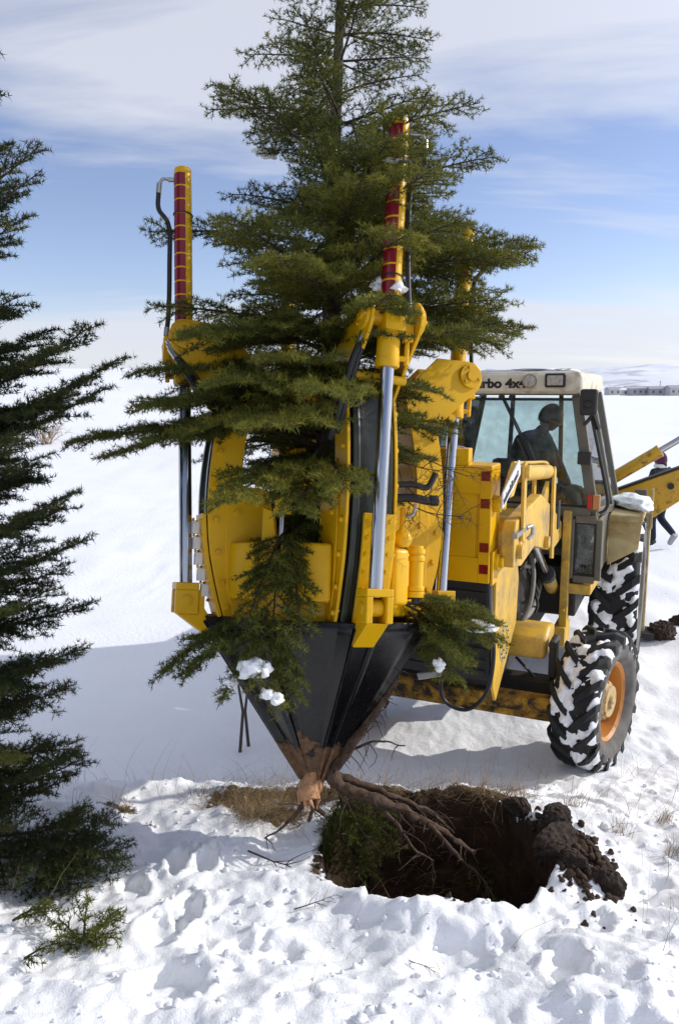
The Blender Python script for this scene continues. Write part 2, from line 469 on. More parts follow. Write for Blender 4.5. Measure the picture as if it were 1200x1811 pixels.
# ------------------------------------------------------------------ ground
PIT = (0.485, 3.62, 0.60, 0.58)
def pit_d(x, y):
    """< 1 inside the hole"""
    a = np.arctan2(y - PIT[1], x - PIT[0])
    w = 1 + 0.13 * (fbm(np.cos(a) * 2.4 + 5, np.sin(a) * 2.4 + 5, 11, 4) - 0.5) * 2 + 0.10 * (fbm(x * 6, y * 6, 13, 3) - 0.5)
    return np.sqrt(((x - PIT[0]) / PIT[2]) ** 2 + ((y - PIT[1]) / PIT[3]) ** 2) / w
FOOT = [(-0.80, 3.50, 0.055, 0.13, 0.1, 0.075), (-0.66, 3.55, 0.05, 0.11, -0.1, 0.07), (-0.66, 3.08, 0.06, 0.10, 0.2, 0.08), (-0.73, 2.93, 0.08, 0.11, -0.3, 0.045),
        (-0.62, 2.52, 0.12, 0.17, 0.3, 0.055), (-0.30, 2.80, 0.17, 0.10, 0.2, 0.04), (-0.95, 3.28, 0.07, 0.1, 0.4, 0.045), (0.45, 2.72, 0.22, 0.12, 0.5, 0.04),
        (0.85, 2.62, 0.08, 0.16, -0.2, 0.05), (1.05, 2.95, 0.12, 0.07, 0.6, 0.04), (1.45, 3.35, 0.14, 0.07, 0.4, 0.04), (1.35, 4.35, 0.22, 0.06, -0.5, 0.05)]
def ground_z(x, y):
    x = np.asarray(x, float); y = np.asarray(y, float)
    rx = sstep(0.7, 1.7, x)
    y0 = 4.22 - 0.75 * rx; y1 = 4.86 + 0.35 * rx
    wob = (fbm(x * 1.3 + 3, y * 0 + 1.7, 5, 3) - 0.5) * 0.22
    bank = 1 - sstep(y0 + wob, y1 + wob, y)
    z = bank * (0.36 + 0.17 * np.clip(3.5 - y, 0, 6))
    # snow thickness of the bank, trodden lumps
    near = 1 - sstep(4.6, 5.4, y + 0.0 * x)
    churn = np.maximum(near, sstep(1.7, 2.6, x) * (1 - sstep(9, 13, y)) * 0.9)
    churn = np.maximum(churn, 0.42 * sstep(0.0, 0.5, x) * (1 - sstep(7, 9, y)))
    churn = np.maximum(churn, 0.30 * sstep(8.8, 10.5, y) * (1 - sstep(12, 17, y)) * (1 - sstep(-0.5, 0.5, x)))
    n1 = fbm(x * 2.3, y * 2.3, 21, 3); n2 = fbm(x * 6.5, y * 6.5, 31, 3); n3 = fbm(x * 19, y * 19, 41, 3)
    bil = 1 - np.abs(2 * fbm(x * 4.6, y * 4.6, 33, 3) - 1)
    n0 = fbm(x * 1.1 + 7, y * 1.1, 27, 2)
    z = z + churn * ((n0 - 0.5) * 0.15 + (n1 - 0.5) * 0.14 + (bil - 0.7) * 0.050 * (0.3 + 1.4 * n0) + (n3 - 0.5) * 0.022 * (0.2 + 1.6 * n1) + (fbm(x * 48, y * 48, 47, 2) - 0.5) * 0.007)
    calm = 1 - churn
    far = np.minimum(np.hypot(x, y) / 60, 1)
    z = z + calm * ((fbm(x * 0.7, y * 1.3, 51, 3) - 0.5) * 0.07 + (fbm(x * 0.16, y * 0.3, 61, 3) - 0.5) * 0.35 * (0.3 + far) * sstep(6, 14, y)
                    + (fbm(x * 2.5, y * 6, 66, 3) - 0.5) * 0.07 * sstep(8.6, 10.5, y) * (1 - sstep(14, 30, y)))
    z = z + calm * 0.13 * np.exp(-((y - 8.4 - 0.25 * (x + 1.6)) / 0.9) ** 2) * (1 - sstep(-0.6, 0.8, x))
    for fx, fy, a, b, rot, d in FOOT:
        c, s = math.cos(rot), math.sin(rot)
        u = ((x - fx) * c + (y - fy) * s) / a; v = (-(x - fx) * s + (y - fy) * c) / b
        q = np.sqrt(u * u + v * v) * (1 + 0.55 * (n2 - 0.5) + 0.5 * (n3 - 0.5))
        z = z - d * (1 - sstep(0.65, 1.12, q)) + d * 0.30 * np.exp(-((q - 1.25) / 0.2) ** 2) * (0.3 + 1.4 * n1)
    # wheel tracks settle a little round the tractor
    # hill on the left of the field
    hill = sstep(9, 62, y) * (1 - sstep(-0.02, 0.30, x / np.maximum(y, 1.0)))
    z = z + hill * 4.35 * (1 - sstep(64, 130, y)) * (1 + 0.05 * np.sin(x * 0.11))
    # the hole
    q = pit_d(x, y)
    ins = 1 - sstep(0.86, 1.03, q)
    z = z - ins * (0.78 + 0.12 * (fbm(x * 5, y * 5, 71, 3) - 0.5) * 2) * (0.82 + 0.18 * (1 - sstep(0.3, 0.9, q))) - ins * 0.03 * (n3 - 0.5)
    rim = np.exp(-((q - 1.10) / 0.10) ** 2)
    z = z + rim * 0.07 * (fbm(x * 7, y * 7, 81, 2) - 0.25)
    # spoil on the right rim
    sp = np.exp(-(((x - 1.10) / 0.18) ** 2 + ((y - 3.54) / 0.34) ** 2))
    z = z + sp * (0.07 + 0.26 * (fbm(x * 9, y * 9, 91, 4) - 0.4)) * (1 - ins)
    return z
def soil_mask(x, y):
    q = pit_d(x, y)
    m = 1 - sstep(0.97, 1.06, q)
    back = sstep(3.9, 4.1, y) * (1 - sstep(1.03, 1.20, q))
    m = np.maximum(m, back * 0.75)
    sp = np.exp(-(((x - 1.10) / 0.20) ** 2 + ((y - 3.50) / 0.38) ** 2))
    lf = np.exp(-(((x + 0.10) / 0.08) ** 2 + ((y - 3.50) / 0.30) ** 2))
    return np.clip(np.maximum(m, np.maximum(sp * 0.85, lf * 0.6)), 0, 1)
def thatch_mask(x, y):
    yb = 4.17 - 0.04 * np.sin(x * 5)
    m = np.exp(-((y - yb) / 0.13) ** 2) * sstep(-0.95, -0.6, x) * (1 - sstep(0.95, 1.15, x)) * 0.95
    m = np.maximum(m, 0.85 * np.exp(-(((x + 0.36) / 0.20) ** 2 + ((y - 3.98) / 0.13) ** 2)))
    for px, py, r, a in ((-1.46, 3.86, 0.13, 0.7), (-1.22, 4.04, 0.13, 0.62), (0.75, 2.78, 0.06, 0.55), (-1.02, 3.9, 0.07, 0.5), (1.6, 3.1, 0.05, 0.4)):
        m = np.maximum(m, a * np.exp(-((x - px) ** 2 + ((y - py) * 1.6) ** 2) / r ** 2))
    return m

def axis_pts(lo, hi, step, out_lo, out_hi, g=1.055):
    mid = np.arange(lo, hi, step)
    def grow(start, end, sgn):
        r = []; p = start; s = step
        while abs(p) < 1e9 and (p - end) * sgn < 0:
            s *= g; p = p + sgn * s; r.append(p)
        return np.array(r)
    return np.concatenate([grow(lo, out_lo, -1)[::-1], mid, grow(mid[-1], out_hi, 1)])
gx = axis_pts(-1.9, 2.3, 0.0155, -3500, 3500)
gy = axis_pts(2.0, 5.2, 0.0150, -6, 4500)
X, Y = np.meshgrid(gx, gy)
Z = ground_z(X, Y)
nx, ny = len(gx), len(gy)
idx = np.arange(nx * ny).reshape(ny, nx)
F = np.stack([idx[:-1, :-1], idx[:-1, 1:], idx[1:, 1:], idx[1:, :-1]], -1).reshape(-1, 4)
me = np_mesh('snow_ground', np.stack([X, Y, Z], -1).reshape(-1, 3), F, 'ground_snow',
             {'soil': soil_mask(X, Y).ravel(), 'thatch': thatch_mask(X, Y).ravel()}, smooth=True)
g = tag(link('snow_ground', me), 'trodden white snow bank with a dug hole and open snow field beyond', kind='structure')
def gz(x, y): return float(ground_z(np.array([x]), np.array([y]))[0])

# far hills on the right
hx = np.linspace(300, 3600, 160); hy = np.linspace(1500, 3200, 60)
HX, HY = np.meshgrid(hx, hy)
HZ = 100 * sstep(1500, 2100, HY) * (1 - sstep(2500, 3200, HY)) * (0.45 + 0.75 * fbm(HX / 420, HY / 420, 101, 4)) * sstep(300, 1000, HX) + 16 * (np.abs(fbm(HX / 120, HY / 260, 103, 4) - 0.5)) - 3
idx = np.arange(HX.size).reshape(HX.shape)
F = np.stack([idx[:-1, :-1], idx[:-1, 1:], idx[1:, 1:], idx[1:, :-1]], -1).reshape(-1, 4)
tag(link('hills', np_mesh('hills', np.stack([HX, HY, HZ], -1).reshape(-1, 3), F, 'hill_snow_hazed', smooth=True)), 'low snowy hills with bare gullies behind the village', kind='structure')

# ------------------------------------------------------------------ tree spade
M_DEV = Matrix.Translation((-0.10, 4.02, 1.52)) @ Matrix.Rotation(R(-14.3), 4, 'X') @ Matrix.Rotation(R(1.9), 4, 'Y')
M_TRAC = Matrix.Translation((0.97, 5.62, 0)) @ Matrix.Rotation(R(-24), 4, 'Z')
TRAC_IN_DEV = M_DEV.inverted() @ M_TRAC
spade = thing('tree_spade', 'bright yellow hydraulic tree spade with black blades gripping the lifted conifer', 'tree spade', M_DEV)

def bolt_mesh(name, r, h, mat):
    b = MB()
    b.lathe((0, 0, 0), (0, 0, 1), [(0, 0.0001), (0, r * 1.25), (h * 0.25, r * 1.25), (h * 0.25, r), (h, r * 0.93), (h, 0.0001)], 12)
    return b.mesh(name, mat, smooth=40)
BOLT = bolt_mesh('bolt', 0.0135, 0.016, 'spade_yellow')
BOLT_S = bolt_mesh('bolt', 0.008, 0.010, 'spade_yellow')
BOLT_T = bolt_mesh('bolt', 0.016, 0.02, 'tractor_yellow')
BOLT_TS = bolt_mesh('bolt', 0.009, 0.01, 'dark_iron')
def bolt(parent, loc, nrm, me=None, name='bolt'):
    o = link(name, me or BOLT, parent)
    o.matrix_local = Matrix.Translation(loc) @ Vector(nrm).to_track_quat('Z', 'Y').to_matrix().to_4x4()
    return o

TOWER = [(.44, -.085), (.545, -.085), (.578, .02), (.605, .12), (.628, .22), (.643, .32), (.652, .43), (.655, .54), (.650, .66), (.640, .78), (.625, .88), (.605, .985),
         (.665, 1.05), (.735, 1.115), (.80, 1.175), (.86, 1.23), (.882, 1.265), (.888, 1.31), (.876, 1.355), (.845, 1.385), (.80, 1.392),
         (.60, 1.385), (.50, 1.28), (.405, 1.165), (.425, 1.04), (.455, .92), (.478, .80), (.488, .68), (.488, .58), (.43, .56), (.41, .50), (.40, .30), (.405, .10)]
def cylr(h): return .78 + .059 * (h - 1.1)
def curved_outer(h):
    t = [p for p in TOWER[1:12]]
    for (r0, h0), (r1, h1) in zip(t, t[1:]):
        if h0 <= h <= h1: return r0 + (r1 - r0) * (h - h0) / (h1 - h0)
    return t[0][0] if h < t[0][1] else t[-1][0]
TAPE_DIR = {'left': 246, 'front': 238, 'right': 240, 'back': 250}
HOSE_DIR = {'left': 178, 'front': 10, 'right': 8, 'back': 0}
for which, az in (('left', 201), ('front', 291), ('right', 21), ('back', 111)):
    Mz = Matrix.Rotation(R(az), 4, 'Z')
    # tower: two curved side plates and their cross members
    b = MB()
    for sgn in (-1, 1):
        b.prism(TOWER, lambda u, v, t: (u, t, v), sgn * .112, sgn * .128)
    b.prism([(.415, .12), (.43, .12), (.50, .62), (.49, .80), (.43, 1.16), (.418, 1.15), (.475, .80), (.485, .62)], lambda u, v, t: (u, t, v), -.1115, .1115)
    tower = b.build('tower', 'spade_yellow', spade, bevel=.003, matrix=Mz)
    c = MB().cyl((.70, -.127, 1.055), (.70, .127, 1.055), .021, n=16); c.build('cross_tube', 'spade_yellow', tower, smooth=40)
    for sgn in (-1, 1):
        d = MB().prism([(.565, .50), (.548, .56), (.40, .575), (.345, .55), (.325, .46), (.31, .10), (.35, -.07), (.505, -.07), (.545, .08), (.563, .30)], lambda u, v, t: (u, t, v), sgn * .1285, sgn * .138)
        d.build('doubler_plate', 'spade_yellow', tower, bevel=.004)
        d = MB().lathe((.808, sgn * .1285, 1.305), (0, sgn, 0), [(0, .0001), (0, .070), (.012, .070), (.016, .066), (.016, .030), (.028, .028), (.028, .0001)], 28)
        cap = d.build('pivot_cap', 'spade_yellow', tower, smooth=35)
        for k in range(3):
            a = R(90 + 120 * k + 15)
            bolt(cap, (.808 + .052 * math.cos(a), sgn * .1448, 1.305 + .052 * math.sin(a)), (0, sgn, 0), BOLT_S)
        for (r_, h_) in ((.585, .92), (.606, .74), (.616, .57), (.612, .40), (.595, .24), (.568, .09), (.54, -.03)):
            bolt(tower, (r_, sgn * .1285, h_), (0, sgn, 0))
        for (r_, h_) in ((.51, .44), (.48, .02)):
            bolt(tower, (r_, sgn * .1385, h_), (0, sgn, 0))
    # blade with its shank sliding in the tower
    b = MB()
    rows = 16; ths = [-44, -33, -22, -11, -5, 5, 11, 22, 33, 44]
    vs = []; fs = []
    for i in range(rows):
        h = -.075 - i * (.875 / (rows - 1))
        rho = .60 * (h + .965) / .89 + .006
        for th in ths:
            a = abs(th)
            k = math.cos(R(22)) / math.cos(R(a - 22)) if a > 5 else 1.0
            rr = rho * (k if a > 5 else 1.03)
            sag = 1 + .035 * math.sin(PI * i / (rows - 1))
            vs.append((rr * sag * math.cos(R(th)), rr * sag * math.sin(R(th)), h))
    n = len(ths)
    fs = [(i * n + j, (i + 1) * n + j, (i + 1) * n + j + 1, i * n + j + 1) for i in range(rows - 1) for j in range(n - 1)]
    b.add(vs, fs)
    blade = b.build('blade', 'blade_black', spade, matrix=Mz, smooth=18)
    sm = blade.modifiers.new('thickness', 'SOLIDIFY'); sm.thickness = .014; sm.offset = 0
    b = MB()
    for sgn in (-1, 1):
        b.bar((.615, sgn * .052, -.09), (.06, sgn * .012, -.90), .016, .05, up=(1, 0, .4))
    b.build('blade_rib', 'blade_black', blade, bevel=.003)
    # shank: curved channel between the plates
    b = MB(); hs = [-.08 + 1.10 * i / 12 for i in range(13)]
    sec = [(-.030, -.098), (.006, -.098), (.006, -.068), (-.012, -.060), (-.012, .060), (.006, .068), (.006, .098), (-.030, .098)]
    vs = [(curved_outer(h) + dr, t, h) for h in hs for dr, t in sec]; n = len(sec)
    fs = [(i * n + j, i * n + (j + 1) % n, (i + 1) * n + (j + 1) % n, (i + 1) * n + j) for i in range(12) for j in range(n)]
    fs += [tuple(range(n)), tuple(range(12 * n, 13 * n))]
    b.add(vs, fs); b.build('shank', 'shank_steel', blade, bevel=.003)
    # bolted cover over the lower shank
    b = MB(); hs = [-.08, .0, .1, .2, .3, .43]
    sec = [(.004, -.045), (.026, -.045), (.026, .111), (.004, .111)]
    vs = [(curved_outer(h) + dr, t, h) for h in hs for dr, t in sec]; n = 4
    fs = [(i * n + j, i * n + (j + 1) % n, (i + 1) * n + (j + 1) % n, (i + 1) * n + j) for i in range(len(hs) - 1) for j in range(n)] + [(0, 1, 2, 3), tuple(range(4 * 5, 4 * 6))]
    b.add(vs, fs); cov = b.build('shank_cover', 'spade_yellow', blade, bevel=.004)
    for h in (.0, .085, .165, .245, .32, .395):
        bolt(cov, (curved_outer(h) + .026, -.026, h), (1, 0, -.1), BOLT_S); 
        bolt(cov, (curved_outer(h) + .026, .085, h), (1, 0, -.1), BOLT_S)
    # white guide pads
    for k in range(5 if which == 'left' else 0):
        h = .05 + k * .078
        MB().box((curved_outer(h) + .045, .03, h), (.038, .05, .062)).build('guide_pad', 'white_pad', tower, bevel=.004)
        bolt(tower, (curved_outer(h + .04) + .05, .03, h + .039), (1, 0, 0), BOLT_S)
    # clevis on the blade
    rc = cylr(0) + .005
    b = MB()
    b.box((rc, 0, .068), (.115, .13, .036))
    for sgn in (-1, 1): b.box((rc, sgn * .049, -.008), (.115, .032, .118))
    b.prism([(rc - .01, -.067), (rc + .045, -.067), (.60, -.185), (.555, -.15), (rc - .09, -.04), (rc - .09, .05), (rc - .058, .05), (rc - .058, -.067)], lambda u, v, t: (u, t, v), -.052, .052)
    cl_ = b.build('clevis', 'spade_yellow', blade, bevel=.005)
    MB().cyl((rc, -.072, 0), (rc, .072, 0), .026, n=18).build('clevis_pin', 'spade_yellow', cl_, bevel=.003, smooth=40)
    # hydraulic cylinder
    def cp(h, dr=0, dt=0): return Vector((cylr(h) + dr, dt, h))
    b = MB(); rb = .045
    b.tube([cp(1.085), cp(1.095), cp(1.12), cp(1.122), cp(1.30), cp(1.302), cp(2.205), cp(2.225), cp(2.23)], [.052, .056, .056, .053, .053, rb, rb, rb * .96, rb * .8], 28)
    barrel = b.build('cylinder', 'spade_yellow', spade, smooth=35, matrix=Mz)
    MB().tube([cp(.05), cp(1.10)], .0325, 24).build('rod', 'chrome', barrel, smooth=40)
    MB().lathe((cylr(0), 0, .0), (0, 1, 0), [(-.03, .0001), (-.03, .04), (.03, .04), (.03, .0001)], 20).build('rod_eye', 'spade_yellow', barrel, smooth=40, bevel=.003)
    MB().box(cp(1.30, .0), (.15, .10, .13)).cyl(cp(1.305, 0, -.128), cp(1.305, 0, .128), .036, n=20).build('trunnion', 'spade_yellow', barrel, bevel=.004, smooth=40)
    ta = R(TAPE_DIR[which] - az)
    nt_ = 12 if which in ('left', 'front') else 2
    for k in range(nt_):
        h0 = 2.19 - k * .072; h1 = h0 - .063
        if which in ('right', 'back'): h0 -= .22 + k * .06; h1 = h0 - .05
        vs = []; nn_ = 8
        for h in (h0, h1):
            for j in range(nn_ + 1):
                a = ta + R(-50 + 100 * j / nn_)
                vs.append(cp(h, (rb + .0016) * math.cos(a), (rb + .0016) * math.sin(a)))
        fs = [(j, j + 1, nn_ + 2 + j, nn_ + 1 + j) for j in range(nn_)]
        MB().add(vs, fs).build('tape_strip', 'red_tape', barrel, smooth=60)
    # hose and fittings down the side
    ha = R(HOSE_DIR[which] - az); du = Vector((math.cos(ha), math.sin(ha), 0))
    top = cp(2.17)
    b = MB().tube([top + du * .045, top + du * .075], .013, 12).tube(spline([top + du * .07, top + du * .105 + V(0, 0, .004), top + du * .122 + V(0, 0, -.025)], 5), .009, 10)
    b.tube([top + du * .122 + V(0, 0, -.02), top + du * .124 + V(0, 0, -.075)], .0145, 12)
    b.build('hose_fitting', 'steel', barrel, smooth=40)
    k2 = .075 if which == 'left' else .068
    pts = [top + du * .124 + V(0, 0, -.07), top + du * .118 + V(0, 0, -.16), cp(1.92) + du * k2, cp(1.70) + du * (k2 - .002), cp(1.48) + du * .078, cp(1.36) + du * .09]
    MB().tube(spline(pts, 6), .0125, 12).build('hose', 'hose', barrel, smooth=60)
    MB().tube([cp(1.385) + du * .088, cp(1.34) + du * .092], .015, 12).build('hose_fitting', 'steel', barrel, smooth=40)
    MB().box(cp(1.27) + du * .088, (.042, .042, .13)).tube([cp(1.22) + du * .088, cp(1.10) + du * .088], .012, 10).tube([cp(1.13) + du * .088, cp(1.13) + du * .05], .014, 10).build('valve_block', 'spade_yellow', barrel, bevel=.003)
    for hh in (1.98, 1.50):
        b = MB()
        ring = [cp(hh, (rb + .004) * math.cos(a), (rb + .004) * math.sin(a)) for a in np.linspace(0, 2 * PI, 20)]
        b.tube(ring, .0035, 6); b.build('cable_tie', 'hose', barrel)
    # second pair of hoses from the block down into the tower
    sd = -1 if which == 'front' else 1
    if which in ('left', 'front'):
        s0 = cp(1.26, -.02, sd * .085) if which == 'front' else cp(1.26, .07, .05)
        for q in range(2):
            off = V(0, sd * .03 * q, -.03 * q)
            if which == 'front':
                p = [s0 + off, V(.76, sd * .135, 1.12) + off, V(.70, sd * .16, .95) + off, V(.60, sd * .165, .80) + off]
            else:
                p = [s0 + off, V(.80, .115, 1.15) + off, V(.73, .145, 1.05) + off, V(.62, .15, .98) + off]
            MB().tube(spline(p, 6), .0155, 12).build('hose', 'hose', barrel, smooth=60)
            d = (p[0] - p[1]).normalized()
            MB().tube([p[0] - d * .05, p[0] + d * .02], .0185, 12).tube([p[0] + d * .02, p[0] + d * .05], .012, 10).build('hose_fitting', 'steel', barrel, smooth=40)

# ring between the towers
def arc_box(a0, a1, r0, r1, h0, h1, n=10):
    b = MB(); vs = []
    for i in range(n + 1):
        a = R(a0 + (a1 - a0) * i / n)
        for r_, h_ in ((r0, h0), (r1, h0), (r1, h1), (r0, h1)): vs.append((r_ * math.cos(a), r_ * math.sin(a), h_))
    fs = [(i * 4 + j, i * 4 + (j + 1) % 4, (i + 1) * 4 + (j + 1) % 4, (i + 1) * 4 + j) for i in range(n) for j in range(4)] + [(0, 1, 2, 3), tuple(range(4 * n, 4 * n + 4))]
    return b.add(vs, fs)
arc_box(212, 280, .36, .47, -.09, .06).build('ring_skirt', 'spade_yellow', spade, bevel=.01, smooth=40)
arc_box(250.5, 276, .40, .565, .015, .29).build('ring_segment', 'spade_yellow', spade, bevel=.018, smooth=40, seg=3)
arc_box(216, 236, .40, .555, .015, .29).build('ring_segment', 'spade_yellow', spade, bevel=.012, smooth=40, seg=3)
arc_box(306, 366, .40, .50, -.05, .28).build('ring_segment', 'spade_yellow', spade, bevel=.015, smooth=40, seg=3)
arc_box(36, 96, .40, .52, -.05, .28).build('ring_segment', 'spade_yellow', spade, bevel=.015, smooth=40, seg=3)
arc_box(126, 186, .40, .52, -.05, .28).build('ring_segment', 'spade_yellow', spade, bevel=.015, smooth=40, seg=3)
# gate latch and its small cylinder
def pol(a, r_, h): return V(r_ * math.cos(R(a)), r_ * math.sin(R(a)), h)
gate = arc_box(238, 247.5, .43, .545, .09, .25).build('gate_latch', 'spade_yellow', spade, bevel=.008, smooth=40)
MB().prism([(0, .0), (.09, .0), (.06, .17), (.0, .19)], lambda u, v, t: pol(236 + u * 110, .50 + t, .27 + v), -.012, .012).build('latch_plate', 'spade_yellow', gate, bevel=.003)
gc = MB().tube([pol(249, .52, .66), pol(249, .52, .49)], .031, 20).tube([pol(249, .52, .505), pol(249, .52, .44)], .036, 20).tube([pol(249, .52, .452), pol(249, .52, .425)], .043, 20).build('gate_cylinder', 'spade_yellow', spade, bevel=.003, smooth=40)
MB().tube([pol(249, .52, .43), pol(249, .52, .30)], .012, 14).build('rod', 'chrome', gc, smooth=40)
vs = []
for h in (.648, .565):
    for j in range(9):
        a = R(205 + 80 * j / 8); vs.append(pol(249, .52, h) + V(.0328 * math.cos(a), .0328 * math.sin(a), 0))
MB().add(vs, [(j, j + 1, 10 + j, 9 + j) for j in range(8)]).build('tape_strip', 'red_tape', gc, smooth=60)
# oil tank and filter between the front and right towers
MB().box((0, 0, 0), (.115, .10, .27)).build('oil_tank', 'spade_yellow', spade, bevel=.022, smooth=40, seg=3, matrix=Matrix.Translation(pol(309, .565, .145)) @ Matrix.Rotation(R(309), 4, 'Z'))
p0 = pol(321, .60, 0)
flt = MB().tube([p0 + V(0, 0, .30), p0 + V(0, 0, .285), p0 + V(0, 0, .284), p0 + V(0, 0, .262), p0 + V(0, 0, .26), p0 + V(0, 0, .08), p0 + V(0, 0, .078), p0 + V(0, 0, .05)], [.034, .034, .043, .043, .035, .035, .043, .043], 22)
flt = flt.build('filter_canister', 'spade_yellow', spade, smooth=35)
for z_ in (.225, .08): MB().tube([p0 + V(0, 0, z_ + .025), p0 + V(0, 0, z_)], .042, 20).build('canister_band', 'spade_yellow', flt, smooth=40, bevel=.003)
MB().tube([p0 + V(0, 0, .05), p0 + V(0, 0, .02)], [.022, .018], 12).build('drain_plug', 'dark_iron', flt, smooth=40)
p1 = pol(312, .585, .30)
pump = MB().lathe(p1 + V(0, 0, -.01), (0, 0, 1), [(0, .0001), (0, .03), (.02, .044), (.045, .046), (.07, .034), (.085, .016), (.19, .015), (.19, .0001)], 20).build('pump_head', 'spade_yellow', spade, smooth=45)
MB().tube(spline([p1 + V(0, 0, .14), p1 + V(.04, -.01, .14), p1 + V(.055, -.015, .17), p1 + V(.055, -.015, .20)], 5), .009, 10).build('pipe', 'steel', pump, smooth=60)
for q, dz in ((0, .22), (1, .285)):
    b = MB().tube(spline([p1 + V(-.06, -.02, dz), p1 + V(.04, -.03, dz + .005), p1 + V(.11, -.03, dz - .006), p1 + V(.15, -.02, dz + (.0 if q == 0 else .06))], 6), .021 - .006 * q, 14)
    b.build('hose', 'hose', pump, smooth=60)
MB().tube([p1 + V(.125, -.026, .215), p1 + V(.165, -.02, .217)], .026, 16).build('hose_cap', 'hose', pump, bevel=.003, smooth=40)

# carrier box behind the ring, square to the tractor
b = MB()
b.box((0.0, -.985, 1.86), (.78, .22, .70))
carrier = b.build('carrier_box', 'spade_yellow', spade, bevel=.012, seg=3, matrix=TRAC_IN_DEV)
MB().prism([(.115, 1.66), (.30, 1.66), (.30, 2.045), (.115, 2.045)], lambda u, v, t: (u, t, v), -1.094, -1.102).build('panel_recess', 'spade_yellow', carrier, bevel=.003)
b = MB()
b.box((.355, -1.104, 1.86), (.07, .014, .69)); b.box((-.15, -1.104, 1.86), (.49, .014, .69))
b.box((.2075, -1.104, 2.125), (.225, .014, .16)); b.box((.2075, -1.104, 1.59), (.225, .014, .15))
b.build('face_frame', 'spade_yellow', carrier, bevel=.004)
MB().box((0.0, -1.06, 2.255), (.50, .09, .10)).build('top_rail', 'spade_yellow', carrier, bevel=.006)
MB().prism([(-1.09, 1.50), (-.97, 1.50), (-.93, 1.56), (-.93, 1.70), (-1.09, 1.70)], lambda u, v, t: (t, u, v), .393, .408).build('side_plate', 'spade_yellow', carrier, bevel=.003)
for z_, hh in ((2.15, .055), (1.99, .055), (1.73, .055), (1.60, .055)):
    MB().box((.356, -1.1125, z_), (.052, .003, hh)).build('tape_square', 'red_tape', carrier)
for z_ in (1.98, 1.63):
    b = MB().cyl((.39, -1.02, z_), (.43, -1.02, z_), .05, n=20).cyl((.43, -1.02, z_), (.455, -1.02, z_), .034, n=8)
    b.build('hinge_pin', 'spade_yellow', carrier, bevel=.003, smooth=40)
MB().tube(spline([V(.05, -1.06, 2.30), V(.12, -1.06, 2.305), V(.20, -1.06, 2.30), V(.235, -1.05, 2.27)], 6), .016, 12).build('hose', 'steel', carrier, smooth=60)
for xx in (-.30, .02):
    MB().box((xx, -1.20, 1.72), (.05, .22, .24)).build('mount_arm', 'spade_yellow', carrier, bevel=.005)

# ------------------------------------------------------------------ backhoe loader
trac = thing('backhoe_loader', 'worn yellow backhoe loader with cream cab roof parked in snow behind the tree spade', 'backhoe loader', M_TRAC)
X3 = lambda u, v, t: (t, u, v)         # (y, z) outline swept along x

